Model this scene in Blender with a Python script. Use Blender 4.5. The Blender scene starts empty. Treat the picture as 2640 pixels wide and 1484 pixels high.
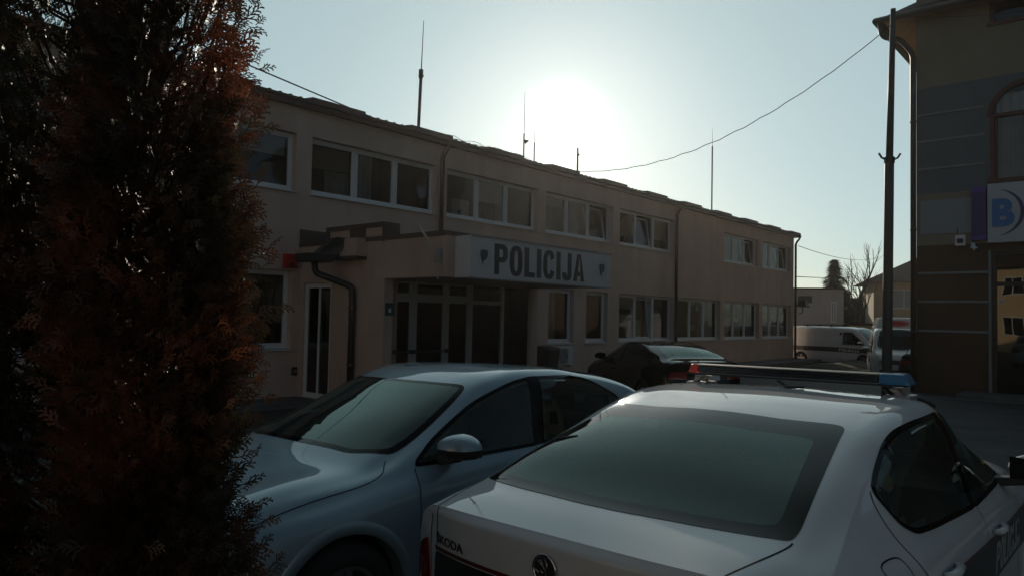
import bpy, bmesh, math, random
import numpy as np
from mathutils import Vector, Matrix
from mathutils.bvhtree import BVHTree
from mathutils.geometry import delaunay_2d_cdt

R = math.radians
rnd = random.Random(7)
sc = bpy.context.scene
col = sc.collection

# ------------------------------------------------------------------ camera
CAM_H = 1.8
pitch, roll = R(2.3), R(1.2)
fwd = Vector((0, math.cos(pitch), math.sin(pitch)))
rt = Vector((1, 0, 0)); up = rt.cross(fwd)
rt2 = math.cos(roll)*rt + math.sin(roll)*up
up2 = -math.sin(roll)*rt + math.cos(roll)*up
cd = bpy.data.cameras.new('camera')
cam = bpy.data.objects.new('camera', cd); col.objects.link(cam)
M = Matrix((rt2, up2, -fwd)).transposed().to_4x4(); M.translation = Vector((0, 0, CAM_H))
cam.matrix_world = M
cd.sensor_width = 36; cd.lens = 1872/2640*36
cd.clip_start = .05; cd.clip_end = 3000
sc.camera = cam

# ------------------------------------------------------------------ sky, sun, exposure
SUN_EL, SUN_AZ = R(14.9), R(3.75)
HAZE_COL, HAZE_BACK, SKY_GAIN = (4.35, 5.8, 5.65), .085, .35
w = bpy.data.worlds.new('World'); sc.world = w; w.use_nodes = True
nt = w.node_tree; N = nt.nodes; L = nt.links
bg = N['Background']
sky = N.new('ShaderNodeTexSky'); sky.sky_type = 'NISHITA'
sky.sun_disc = False; sky.sun_elevation = SUN_EL; sky.sun_rotation = SUN_AZ
sky.altitude = 0; sky.air_density = 1.0; sky.dust_density = .6; sky.ozone_density = 3.0
SUNV = (math.sin(SUN_AZ)*math.cos(SUN_EL), math.cos(SUN_AZ)*math.cos(SUN_EL), math.sin(SUN_EL))
def wmath(op, a, b_=None, c=None):
    n = N.new('ShaderNodeMath'); n.operation = op
    for i, v in enumerate((a, b_, c)):
        if v is None: continue
        if isinstance(v, (int, float)): n.inputs[i].default_value = v
        else: L.new(v, n.inputs[i])
    return n.outputs[0]
def wscale(colr, f):
    n = N.new('ShaderNodeVectorMath'); n.operation = 'SCALE'
    if isinstance(colr, tuple): n.inputs[0].default_value = colr
    else: L.new(colr, n.inputs[0])
    if isinstance(f, (int, float)): n.inputs['Scale'].default_value = f
    else: L.new(f, n.inputs['Scale'])
    return n.outputs[0]
def wadd(a, b_):
    n = N.new('ShaderNodeVectorMath'); n.operation = 'ADD'; L.new(a, n.inputs[0]); L.new(b_, n.inputs[1]); return n.outputs[0]
tcw = N.new('ShaderNodeTexCoord'); dp = N.new('ShaderNodeVectorMath'); dp.operation = 'DOT_PRODUCT'
nv = N.new('ShaderNodeVectorMath'); nv.operation = 'NORMALIZE'
L.new(tcw.outputs['Generated'], nv.inputs[0]); L.new(nv.outputs[0], dp.inputs[0]); dp.inputs[1].default_value = SUNV
mu = dp.outputs['Value']; om = wmath('SUBTRACT', 1.0, mu)
mrw = N.new('ShaderNodeMapRange'); mrw.interpolation_type = 'SMOOTHSTEP'; L.new(mu, mrw.inputs[0])
for i_, v_ in zip((1, 2, 3, 4), (.32, .94, HAZE_BACK, 1.0)): mrw.inputs[i_].default_value = v_
haze_air = wscale(HAZE_COL, mrw.outputs[0])                     # thin bright winter haze, stronger towards the sun
g1 = wmath('MULTIPLY', wmath('EXPONENT', wmath('DIVIDE', om, -.0005)), 36.)
g2 = wmath('MULTIPLY', wmath('EXPONENT', wmath('DIVIDE', om, -.008)), 2.6)
aureole = wscale((1.0, .97, .90), wmath('ADD', g1, g2))        # forward scattered light close round the sun
L.new(wadd(wadd(wscale(sky.outputs[0], SKY_GAIN), haze_air), aureole), bg.inputs['Color'])
bg.inputs['Strength'].default_value = .105
sl = bpy.data.lights.new('sun', 'SUN'); sun = bpy.data.objects.new('sun', sl); col.objects.link(sun)
sl.energy = 4.2; sl.angle = R(.53); sl.color = (1, .86, .68)
sdir = Vector((math.sin(SUN_AZ)*math.cos(SUN_EL), math.cos(SUN_AZ)*math.cos(SUN_EL), math.sin(SUN_EL)))
sun.rotation_euler = sdir.to_track_quat('Z', 'Y').to_euler(); sun.location = (0, 0, 30)
sc.view_settings.view_transform = 'Standard'; sc.view_settings.look = 'None'
sc.view_settings.exposure = -0.5; sc.view_settings.gamma = 1
sc.cycles.use_denoising = True
sc.cycles.max_bounces = 8; sc.cycles.transparent_max_bounces = 12
sc.cycles.caustics_reflective = False; sc.cycles.caustics_refractive = False

# ------------------------------------------------------------------ materials
def mat(name, base, rough=.6, metal=0., var=0., scale=6., bump=0., bscale=40., coat=0., spec=.5, alt=None, dirt=0., trans=0., streak=0.):
    m = bpy.data.materials.new(name); m.use_nodes = True
    n = m.node_tree.nodes; l = m.node_tree.links; p = n['Principled BSDF']
    b = tuple(base)+(1,)
    p.inputs['Base Color'].default_value = b; p.inputs['Roughness'].default_value = rough
    p.inputs['Metallic'].default_value = metal; p.inputs['Coat Weight'].default_value = coat
    p.inputs['Coat Roughness'].default_value = .03
    p.inputs['Specular IOR Level'].default_value = spec
    tc = n.new('ShaderNodeTexCoord')
    if var or alt:
        t = n.new('ShaderNodeTexNoise'); t.inputs['Scale'].default_value = scale; t.inputs['Detail'].default_value = 8
        t.inputs['Roughness'].default_value = .62
        l.new(tc.outputs['Object'], t.inputs['Vector'])
        r = n.new('ShaderNodeValToRGB'); r.color_ramp.elements[0].position = .32; r.color_ramp.elements[1].position = .68
        a = alt if alt else [c*(1-var) for c in base]
        r.color_ramp.elements[0].color = tuple(a)+(1,)
        r.color_ramp.elements[1].color = b if alt else tuple(min(1, c*(1+var*.5)) for c in base)+(1,)
        l.new(t.outputs['Fac'], r.inputs[0]); l.new(r.outputs[0], p.inputs['Base Color'])
    if streak:
        mp = n.new('ShaderNodeMapping'); mp.inputs['Scale'].default_value = (1.7, 1.7, .16); l.new(tc.outputs['Object'], mp.inputs['Vector'])
        t3 = n.new('ShaderNodeTexNoise'); t3.inputs['Scale'].default_value = 1.; t3.inputs['Detail'].default_value = 6; l.new(mp.outputs[0], t3.inputs['Vector'])
        r3 = n.new('ShaderNodeMapRange'); r3.inputs[1].default_value = .42; r3.inputs[2].default_value = .72; r3.inputs[3].default_value = 1.; r3.inputs[4].default_value = 1-streak
        l.new(t3.outputs['Fac'], r3.inputs[0])
        t4 = n.new('ShaderNodeTexNoise'); t4.inputs['Scale'].default_value = .35; t4.inputs['Detail'].default_value = 5; l.new(tc.outputs['Object'], t4.inputs['Vector'])
        r4 = n.new('ShaderNodeMapRange'); r4.inputs[1].default_value = .38; r4.inputs[2].default_value = .66; r4.inputs[3].default_value = 1-streak*.8; r4.inputs[4].default_value = 1.
        l.new(t4.outputs['Fac'], r4.inputs[0])
        mm = n.new('ShaderNodeMath'); mm.operation = 'MULTIPLY'; l.new(r3.outputs[0], mm.inputs[0]); l.new(r4.outputs[0], mm.inputs[1])
        vs_ = n.new('ShaderNodeVectorMath'); vs_.operation = 'SCALE'; l.new(r.outputs[0], vs_.inputs[0]); l.new(mm.outputs[0], vs_.inputs['Scale'])
        l.new(vs_.outputs[0], p.inputs['Base Color'])
    if dirt:
        t = n.new('ShaderNodeTexNoise'); t.inputs['Scale'].default_value = scale; t.inputs['Detail'].default_value = 10
        l.new(tc.outputs['Object'], t.inputs['Vector'])
        mr = n.new('ShaderNodeMapRange'); mr.inputs[1].default_value = .4; mr.inputs[2].default_value = .75
        mr.inputs[3].default_value = rough; mr.inputs[4].default_value = min(1, rough+dirt)
        l.new(t.outputs['Fac'], mr.inputs[0]); l.new(mr.outputs[0], p.inputs['Roughness'])
        if coat:
            mr2 = n.new('ShaderNodeMapRange'); mr2.inputs[1].default_value = .35; mr2.inputs[2].default_value = .8
            mr2.inputs[3].default_value = .02; mr2.inputs[4].default_value = .02+dirt*.5
            l.new(t.outputs['Fac'], mr2.inputs[0]); l.new(mr2.outputs[0], p.inputs['Coat Roughness'])
    if bump:
        t2 = n.new('ShaderNodeTexNoise'); t2.inputs['Scale'].default_value = bscale; t2.inputs['Detail'].default_value = 6
        l.new(tc.outputs['Object'], t2.inputs['Vector'])
        bp = n.new('ShaderNodeBump'); bp.inputs['Strength'].default_value = bump; bp.inputs['Distance'].default_value = .02
        l.new(t2.outputs['Fac'], bp.inputs['Height']); l.new(bp.outputs[0], p.inputs['Normal'])
    if trans:
        p.inputs['Transmission Weight'].default_value = trans
    return m

def glass_mat(name, tintc=(.10, .12, .12), wave=0., wscale=1.5, refl=1.0, rough=.0, ior=1.5, rcol=None, dust=0.):
    """tinted pane: dark see-through glass with a clear surface reflection"""
    m = bpy.data.materials.new(name); m.use_nodes = True
    n = m.node_tree.nodes; l = m.node_tree.links
    n.remove(n['Principled BSDF']); out = n['Material Output']
    tr = n.new('ShaderNodeBsdfTransparent'); tr.inputs[0].default_value = tuple(tintc)+(1,)
    gl = n.new('ShaderNodeBsdfGlossy'); gl.inputs['Roughness'].default_value = rough
    gl.inputs['Color'].default_value = tuple(rcol or (refl, refl, refl))+(1,)
    fr = n.new('ShaderNodeFresnel'); fr.inputs['IOR'].default_value = ior
    mx = n.new('ShaderNodeMixShader')
    l.new(fr.outputs[0], mx.inputs[0]); l.new(tr.outputs[0], mx.inputs[1]); l.new(gl.outputs[0], mx.inputs[2])
    last = mx
    if dust:
        tc = n.new('ShaderNodeTexCoord'); t = n.new('ShaderNodeTexNoise'); t.inputs['Scale'].default_value = 2.3; t.inputs['Detail'].default_value = 9; t.inputs['Roughness'].default_value = .6
        l.new(tc.outputs['Object'], t.inputs['Vector']); mr = n.new('ShaderNodeMapRange')
        for i_, v_ in zip((1, 2, 3, 4), (.35, .7, dust*.35, dust*1.5)): mr.inputs[i_].default_value = v_
        l.new(t.outputs['Fac'], mr.inputs[0]); df = n.new('ShaderNodeBsdfDiffuse'); df.inputs[0].default_value = (.55, .60, .56, 1)
        last = n.new('ShaderNodeMixShader'); l.new(mr.outputs[0], last.inputs[0]); l.new(mx.outputs[0], last.inputs[1]); l.new(df.outputs[0], last.inputs[2])
    l.new(last.outputs[0], out.inputs[0])
    if wave:
        tc = n.new('ShaderNodeTexCoord'); t = n.new('ShaderNodeTexNoise'); t.inputs['Scale'].default_value = wscale
        t.inputs['Detail'].default_value = 1
        l.new(tc.outputs['Object'], t.inputs['Vector'])
        bp = n.new('ShaderNodeBump'); bp.inputs['Strength'].default_value = 1; bp.inputs['Distance'].default_value = wave
        l.new(t.outputs['Fac'], bp.inputs['Height']); l.new(bp.outputs[0], gl.inputs['Normal']); l.new(bp.outputs[0], fr.inputs['Normal'])
    return m

def foliage_mat(name, c1, c2, c3, scale=3.):
    m = bpy.data.materials.new(name); m.use_nodes = True
    n = m.node_tree.nodes; l = m.node_tree.links; p = n['Principled BSDF']; out = n['Material Output']
    tc = n.new('ShaderNodeTexCoord'); t = n.new('ShaderNodeTexNoise'); t.inputs['Scale'].default_value = scale
    t.inputs['Detail'].default_value = 5
    l.new(tc.outputs['Object'], t.inputs['Vector'])
    r = n.new('ShaderNodeValToRGB'); r.color_ramp.elements[0].position = .38; r.color_ramp.elements[1].position = .66
    e = r.color_ramp.elements.new(.52)
    r.color_ramp.elements[0].color = tuple(c1)+(1,); e.color = tuple(c2)+(1,); r.color_ramp.elements[2].color = tuple(c3)+(1,)
    l.new(t.outputs['Fac'], r.inputs[0]); l.new(r.outputs[0], p.inputs['Base Color'])
    p.inputs['Roughness'].default_value = .45; p.inputs['Specular IOR Level'].default_value = .55
    tr = n.new('ShaderNodeBsdfTranslucent'); l.new(r.outputs[0], tr.inputs[0])
    mx = n.new('ShaderNodeMixShader'); mx.inputs[0].default_value = .3
    l.new(p.outputs[0], mx.inputs[1]); l.new(tr.outputs[0], mx.inputs[2]); l.new(mx.outputs[0], out.inputs[0])
    return m

MT = dict(
    plaster=mat('plaster', (.61, .475, .395), .9, var=.12, scale=.9, bump=.25, bscale=60, streak=0.14),
    plaster_trim=mat('plaster_trim', (.54, .42, .35), .9, var=.12, scale=1.5, bump=.25, bscale=60, streak=0.14),
    plinth=mat('plinth', (.16, .14, .12), .9, var=.3, scale=3, bump=.3),
    pvc=mat('white_pvc', (.66, .68, .69), .35, dirt=.2),
    door_grey=mat('grey_door_frame', (.30, .31, .30), .4, dirt=.2),
    sill=mat('sill_metal', (.6, .6, .58), .4, dirt=.2),
    brown_metal=mat('brown_sheet_metal', (.085, .062, .05), .45, var=.3, scale=4),
    roof=mat('roof_sheet', (.07, .05, .042), .55, var=.3, scale=5, bump=.2),
    dark_metal=mat('dark_metal', (.025, .025, .025), .45, dirt=.2),
    grey_metal=mat('galvanised_metal', (.35, .35, .35), .4, metal=.7, dirt=.2),
    sign_white=mat('sign_white', (.52, .56, .58), .45, dirt=.25, var=.06, scale=3),
    sign_ink=mat('sign_ink', (.03, .045, .05), .5),
    emblem_green=mat('emblem_green', (.02, .09, .08), .5),
    emblem_line=mat('emblem_line', (.42, .46, .44), .5),
    red_plastic=mat('red_plastic', (.42, .02, .015), .4),
    asphalt=mat('asphalt', (.055, .055, .056), .85, var=.45, scale=.9, bump=.55, bscale=55),
    paving=mat('paving', (.12, .12, .115), .85, var=.3, scale=2, bump=.4, bscale=40),
    kerb=mat('kerb_stone', (.2, .2, .19), .85, var=.3, scale=5, bump=.3),
    earth=mat('earth', (.07, .065, .045), .95, alt=(.035, .04, .025), scale=2.2, bump=.8, bscale=25),
    interior=mat('room_dark', (.17, .145, .12), .9, var=.3, scale=.8),
    curtain=mat('sheer_curtain', (.62, .62, .58), .9, var=.15, scale=3),
    paper=mat('white_paper', (.7, .7, .68), .8),
    win_glass=glass_mat('window_glass', (.72, .72, .69), wave=.010, wscale=1.5, refl=1., ior=1.75),
    dark_glass=glass_mat('dark_door_glass', (.12, .13, .12), wave=.002, wscale=1.2, ior=1.7),
    car_glass=glass_mat('car_glass', (.30, .36, .33), ior=1.5, rough=.01, rcol=(.80, 1., .93), dust=.05),
    rear_glass=glass_mat('tinted_rear_glass', (.15, .21, .19), ior=1.44, rough=.025, rcol=(.66, .80, .76), dust=.05),
    frit=mat('black_glass_border', (.006, .007, .007), .03, spec=.12),
    black_plastic=mat('black_plastic', (.018, .018, .018), .5, dirt=.2),
    rubber=mat('tyre_rubber', (.02, .02, .02), .85, bump=.2),
    seam=mat('panel_gap', (.006, .006, .006), .9),
    rim=mat('alloy_rim', (.35, .36, .37), .3, metal=.8),
    chrome=mat('chrome', (.6, .6, .6), .12, metal=1),
    taillight=mat('red_lamp_lens', (.22, .008, .008), .12, coat=1),
    headlight=mat('clear_lamp_lens', (.35, .37, .38), .08, coat=1),
    upholstery=mat('car_upholstery', (.05, .05, .05), .9, var=.3),
    white_paint=mat('white_car_paint', (.60, .62, .63), .4, coat=1, var=.09, spec=.0, dirt=.04, scale=1.6),
    silver_paint=mat('light_blue_car_paint', (.29, .39, .45), .34, metal=.3, coat=1, var=.09, spec=.0, dirt=.04, scale=2.4),
    black_paint=mat('black_car_paint', (.013, .011, .010), .3, coat=1, spec=.0, dirt=.04, scale=2),
    livery_black=mat('livery_black', (.015, .014, .013), .35, coat=.6),
    livery_red=mat('livery_red', (.10, .008, .010), .35, coat=.5),
    livery_grey=mat('livery_lettering', (.45, .46, .46), .4),
    lens_red=mat('light_bar_red', (.95, .05, .02), .35, coat=1, trans=.75),
    lens_blue=mat('light_bar_blue', (.03, .22, .46), .2, coat=1, trans=.3),
    lens_dark=mat('light_bar_smoked', (.02, .028, .035), .15, coat=1),
    rwall=mat('cream_render', (.30, .26, .19), .9, var=.1, scale=1.2, bump=.2, streak=0.12),
    rblue=mat('grey_blue_render', (.16, .185, .20), .9, var=.1, scale=1.2, bump=.2, streak=0.12),
    rbrown=mat('brown_render', (.115, .07, .038), .85, var=.15, scale=1.5, bump=.2, streak=0.17),
    rband=mat('light_band', (.32, .33, .32), .8, var=.1, scale=3, streak=0.19),
    soffit=mat('timber_soffit', (.50, .33, .17), .7, var=.15),
    wood=mat('brown_window_wood', (.12, .045, .028), .5, var=.2),
    blind=mat('grey_panel', (.27, .31, .34), .5),
    purple=mat('purple_banner', (.05, .035, .16), .5),
    purple_light=mat('violet_edge', (.10, .07, .33), .5),
    sign_blue=mat('blue_letter', (.02, .19, .48), .4),
    navy=mat('navy_arc', (.02, .03, .14), .4),
    bark=mat('bark', (.05, .035, .025), .95, var=.4, scale=8, bump=.8, bscale=30),
    ochre=mat('ochre_render', (.72, .52, .29), .9, var=.1, scale=.7),
    bluegrey=mat('blue_grey_render', (.42, .42, .40), .9, var=.1, scale=.7),
    tile=mat('roof_tiles', (.05, .032, .027), .8, var=.4, scale=4, bump=.5, bscale=8),
    bgwhite=mat('pale_render', (.50, .48, .46), .9, var=.1, scale=.8, streak=0.12),
    bgbeige=mat('beige_render', (.46, .38, .26), .9, var=.1, scale=.8, streak=0.12),
    wire=mat('cable', (.02, .02, .02), .7),
    pole=mat('painted_pole', (.05, .055, .05), .55, var=.3, scale=5),
    thuja_rust=foliage_mat('rusty_foliage', (.035, .03, .015), (.075, .034, .018), (.27, .085, .038), 3.4),
    thuja_green=foliage_mat('dark_foliage', (.03, .032, .015), (.045, .038, .018), (.12, .045, .02), 2.6),
    needle=foliage_mat('spruce_foliage', (.02, .035, .02), (.03, .045, .022), (.04, .05, .025), 1.),
)

# ------------------------------------------------------------------ mesh helpers
class MB:
    def __init__(s): s.v = []; s.f = []
    def add(s, vs, fs):
        o = len(s.v); s.v += [tuple(v) for v in vs]; s.f += [tuple(i+o for i in f) for f in fs]; return s
    def box(s, x0, x1, y0, y1, z0, z1):
        return s.add([(x0,y0,z0),(x1,y0,z0),(x1,y1,z0),(x0,y1,z0),(x0,y0,z1),(x1,y0,z1),(x1,y1,z1),(x0,y1,z1)],
              [(0,3,2,1),(4,5,6,7),(0,1,5,4),(1,2,6,5),(2,3,7,6),(3,0,4,7)])
    def hexa(s, p):
        return s.add(p, [(0,3,2,1),(4,5,6,7),(0,1,5,4),(1,2,6,5),(2,3,7,6),(3,0,4,7)])
    def tube(s, pts, rad, n=8, cap=True):
        pts = [Vector(p) for p in pts]; rads = rad if isinstance(rad, (list, tuple)) else [rad]*len(pts)
        o = len(s.v); prev = None
        for i, p in enumerate(pts):
            t = (pts[min(i+1, len(pts)-1)]-pts[max(i-1, 0)])
            t = t.normalized() if t.length > 1e-9 else Vector((0, 0, 1))
            if prev is None:
                a = t.cross(Vector((0, 0, 1)))
                if a.length < .05: a = t.cross(Vector((1, 0, 0)))
                a.normalize()
            else:
                a = prev - t*prev.dot(t)
                a = a.normalized() if a.length > 1e-6 else t.orthogonal().normalized()
            prev = a; b2 = t.cross(a)
            for k in range(n):
                an = 2*math.pi*k/n
                s.v.append(tuple(p + (a*math.cos(an)+b2*math.sin(an))*rads[i]))
        for i in range(len(pts)-1):
            for k in range(n):
                k2 = (k+1) % n
                s.f.append((o+i*n+k, o+i*n+k2, o+(i+1)*n+k2, o+(i+1)*n+k))
        if cap:
            s.f.append(tuple(o+k for k in range(n))[::-1]); e = o+(len(pts)-1)*n
            s.f.append(tuple(e+k for k in range(n)))
        return s
    def prism(s, poly, axis, a0, a1):
        """extrude 2D polygon along axis: 'y' -> poly is (x,z), 'x' -> (y,z), 'z' -> (x,y)"""
        def P(u, v, a): return {'y': (u, a, v), 'x': (a, u, v), 'z': (u, v, a)}[axis]
        n = len(poly); vs = [P(u, v, a0) for u, v in poly]+[P(u, v, a1) for u, v in poly]
        fs = [tuple(range(n))[::-1], tuple(range(n, 2*n))]+[(i, (i+1) % n, n+(i+1) % n, n+i) for i in range(n)]
        return s.add(vs, fs)
    def build(s, name, m, parent=None, smooth=False, bevel=0., loc=None, fixn=True):
        me = bpy.data.meshes.new(name); me.from_pydata(s.v, [], s.f); me.update()
        if fixn:
            b = bmesh.new(); b.from_mesh(me); bmesh.ops.recalc_face_normals(b, faces=b.faces); b.to_mesh(me); b.free()
        o = bpy.data.objects.new(name, me); col.objects.link(o); me.materials.append(m)
        if parent is not None: o.parent = parent
        if loc is not None: o.location = loc
        if smooth: me.polygons.foreach_set('use_smooth', [True]*len(me.polygons))
        if bevel:
            md = o.modifiers.new('bevel', 'BEVEL'); md.width = bevel; md.segments = 2; md.limit_method = 'ANGLE'; md.angle_limit = R(40)
        return o

def thing(name, label, cat, loc=(0, 0, 0), rz=0, group=None, rx=0):
    o = bpy.data.objects.new(name, None); col.objects.link(o); o.empty_display_size = .2
    o.location = loc; o.rotation_euler = (rx, 0, rz)
    return tag(o, label, cat, group)
def tag(o, label=None, cat=None, group=None, kind=None):
    if label: o['label'] = label
    if cat: o['category'] = cat
    if group: o['group'] = group
    if kind: o['kind'] = kind
    return o
def text_mesh(name, txt, m, parent, size, mtx, width=1., bold=0., depth=.004, spacing=1.):
    """lettering standing in the local XY plane of mtx, converted to a mesh"""
    cu = bpy.data.curves.new(name, 'FONT'); cu.body = txt; cu.size = size; cu.offset = bold; cu.extrude = depth
    cu.space_character = spacing; cu.resolution_u = 4
    t = bpy.data.objects.new('tmp_text', cu); col.objects.link(t)
    dg = bpy.context.evaluated_depsgraph_get(); me = bpy.data.meshes.new_from_object(t.evaluated_get(dg))
    bpy.data.objects.remove(t); bpy.data.curves.remove(cu)
    me.name = name
    me.transform(mtx @ Matrix.Diagonal((width, 1, 1, 1)))
    o = bpy.data.objects.new(name, me); col.objects.link(o); me.materials.clear(); me.materials.append(m); o.parent = parent
    return o
def bend(pts, n=4):
    """round the corners of a polyline"""
    P = [Vector(p) for p in pts]; out = [P[0]]
    for i in range(1, len(P)-1):
        a, b, c = P[i-1], P[i], P[i+1]
        r = min((a-b).length, (c-b).length)*.35
        p0 = b+(a-b).normalized()*r; p1 = b+(c-b).normalized()*r
        for k in range(n+1):
            t = k/n; out.append((1-t)**2*p0+2*t*(1-t)*b+t*t*p1)
    out.append(P[-1]); return out

def glyph(ch):
    """bold condensed capitals, height 1: convex pieces, no overlaps"""
    w, t = .56, .20; P = []
    def ring(x0, x1, z0, z1, th, a0, a1, n=20, e=.75):
        cx, cz, rx, rz = (x0+x1)/2, (z0+z1)/2, (x1-x0)/2, (z1-z0)/2
        f = lambda a, rx, rz: (cx+math.copysign(abs(math.cos(a))**e, math.cos(a))*rx, cz+math.copysign(abs(math.sin(a))**e, math.sin(a))*rz)
        for k in range(n):
            p, q = a0+(a1-a0)*k/n, a0+(a1-a0)*(k+1)/n
            P.append([f(p, rx, rz), f(q, rx, rz), f(q, rx-th, rz-th*.85), f(p, rx-th, rz-th*.85)])
    box = lambda x0, x1, z0, z1: P.append([(x0, z0), (x1, z0), (x1, z1), (x0, z1)])
    if ch == 'I': box(0, t, 0, 1); return P, t
    if ch == 'L': box(0, t, 0, 1); box(t, .48, 0, .17); return P, .48
    if ch == 'P': box(0, t, 0, 1); box(t, .30, .83, 1); box(t, .30, .40, .57); ring(.04, w, .40, 1, .19, -math.pi/2, math.pi/2, 14, .8); return [q for q in P if min(a[0] for a in q) >= -.001], w
    if ch == 'O': ring(0, w, -.01, 1.01, t*.95, 0, 2*math.pi, 32); return P, w
    if ch == 'C': ring(0, w, -.01, 1.01, t*.95, math.radians(22), math.radians(338), 28); return P, w
    if ch == 'J': box(.28, .48, .28, 1); ring(0, .48, -.01, .57, t, math.pi, 2*math.pi, 16); return P, .48
    if ch == 'A':
        P.append([(0, 0), (.19, 0), (.345, 1), (.21, 1)]); P.append([(.41, 0), (.60, 0), (.39, 1), (.346, 1)]); P.append([(.215, .20), (.378, .20), (.352, .36), (.24, .36)]); return P, .60
    return P, w
def block_text(txt, size, width, gap=.10):
    """list of 2D pieces for a word set from u=0"""
    out = []; u = 0
    for ch in txt:
        g, w = glyph(ch)
        out += [[((u+x)*size*width, z*size) for x, z in q] for q in g]; u += w+gap
    return out, (u-gap)*size*width

# ------------------------------------------------------------------ ground
def ground_z(x, y):
    def ss(a, b, v):
        t = min(1, max(0, (v-a)/(b-a))); return t*t*(3-2*t)
    return -.32*ss(19, 31, y)*ss(8, 11, x - .0*y)
def build_ground():
    xs = [-600, -200, -80, -40]+[i*1. for i in range(-30, 61)]+[80, 120, 250, 600]
    ys = [-600, -200, -80, -40]+[i*1. for i in range(-30, 81)]+[100, 150, 300, 700]
    m = MB(); m.v = [(x, y, ground_z(x, y)) for y in ys for x in xs]; nx = len(xs)
    m.f = [(j*nx+i, j*nx+i+1, (j+1)*nx+i+1, (j+1)*nx+i) for j in range(len(ys)-1) for i in range(nx-1)]
    tag(m.build('ground', MT['asphalt'], smooth=True), kind='structure')
build_ground()

# frame of the police station: local x runs along the street front to the right, local y into the building
K = 1.8/1.9
ORG = Vector((14.3317, 36.9218, 0)); ANG = math.atan2(.75228433, .65883859)
def fl(s, d, z=0):      # station frame (metres along the front, metres in front of it) -> world
    return ORG + Vector((-.65883859*s+.75228433*d, -.75228433*s-.65883859*d, z))

# ------------------------------------------------------------------ police station
ps = thing('police_station', 'long two storey beige police station with rows of white framed windows', 'building', ORG, ANG)
WT = 6.62*K           # wall top
upper = [(34.70, 38.6), (30.37, 34.27), (26.10, 29.97), (21.80, 25.73), (17.56, 21.40), (13.15, 17.13), (4.75, 8.52), (.45, 4.22)]
lower = [(34.70, 38.6), (30.37, 34.27), (13.13, 17.1), (8.86, 12.75), (4.6, 8.5), (.37, 4.16)]
small = [(17.83, 19.15), (19.83, 21.19), (21.8, 22.9)]
OPEN = [(-b*K, -a*K, 4.60*K, 5.91*K) for a, b in upper]+[(-b*K, -a*K, 1.10*K, 2.83*K) for a, b in lower+small]
X0, X1 = -43*K, 0.
def wall_grid(m, x0, x1, z0, z1, opens, y, depth):
    xs = sorted({x0, x1, *[v for o in opens for v in o[:2]]}); zs = sorted({z0, z1, *[v for o in opens for v in o[2:]]})
    for i in range(len(xs)-1):
        for j in range(len(zs)-1):
            cx, cz = (xs[i]+xs[i+1])/2, (zs[j]+zs[j+1])/2
            if any(o[0] < cx < o[1] and o[2] < cz < o[3] for o in opens): continue
            m.add([(xs[i], y, zs[j]), (xs[i+1], y, zs[j]), (xs[i+1], y, zs[j+1]), (xs[i], y, zs[j+1])], [(0, 1, 2, 3)])
    for a, b, c, d in opens:
        yb = y+depth
        m.add([(a,y,c),(a,yb,c),(a,yb,d),(a,y,d)], [(0,1,2,3)]); m.add([(b,y,c),(b,yb,c),(b,yb,d),(b,y,d)], [(3,2,1,0)])
        m.add([(a,y,c),(b,y,c),(b,yb,c),(a,yb,c)], [(3,2,1,0)]); m.add([(a,y,d),(b,y,d),(b,yb,d),(a,yb,d)], [(0,1,2,3)])
wm = MB(); wall_grid(wm, X0, X1, -.6, WT, OPEN, 0, .30)
BD = 11.
wm.add([(X1,0,-.6),(X1,BD,-.6),(X1,BD,WT),(X1,0,WT)], [(0,1,2,3)]); wm.add([(X0,0,-.6),(X0,BD,-.6),(X0,BD,WT),(X0,0,WT)], [(3,2,1,0)])
wm.add([(X0,BD,-.6),(X1,BD,-.6),(X1,BD,WT),(X0,BD,WT)], [(3,2,1,0)])
wm.build('wall', MT['plaster'], ps, fixn=False)
rm = MB()                                            # rooms behind the windows
rm.add([(X0,2.6,-.3),(X1,2.6,-.3),(X1,2.6,WT),(X0,2.6,WT)], [(0,1,2,3)])
for z in (.02, 3.3*K, 3.45*K, WT-.05): rm.add([(X0,.31,z),(X1,.31,z),(X1,2.6,z),(X0,2.6,z)], [(0,1,2,3)])
for a in (.3, 4.4, 8.7, 12.95, 17.35, 21.6, 25.9, 30.2, 34.5):
    rm.add([(-a*K,.31,0),(-a*K,2.6,0),(-a*K,2.6,WT),(-a*K,.31,WT)], [(0,1,2,3)])
rm.build('room', MT['interior'], ps, fixn=False)
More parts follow.
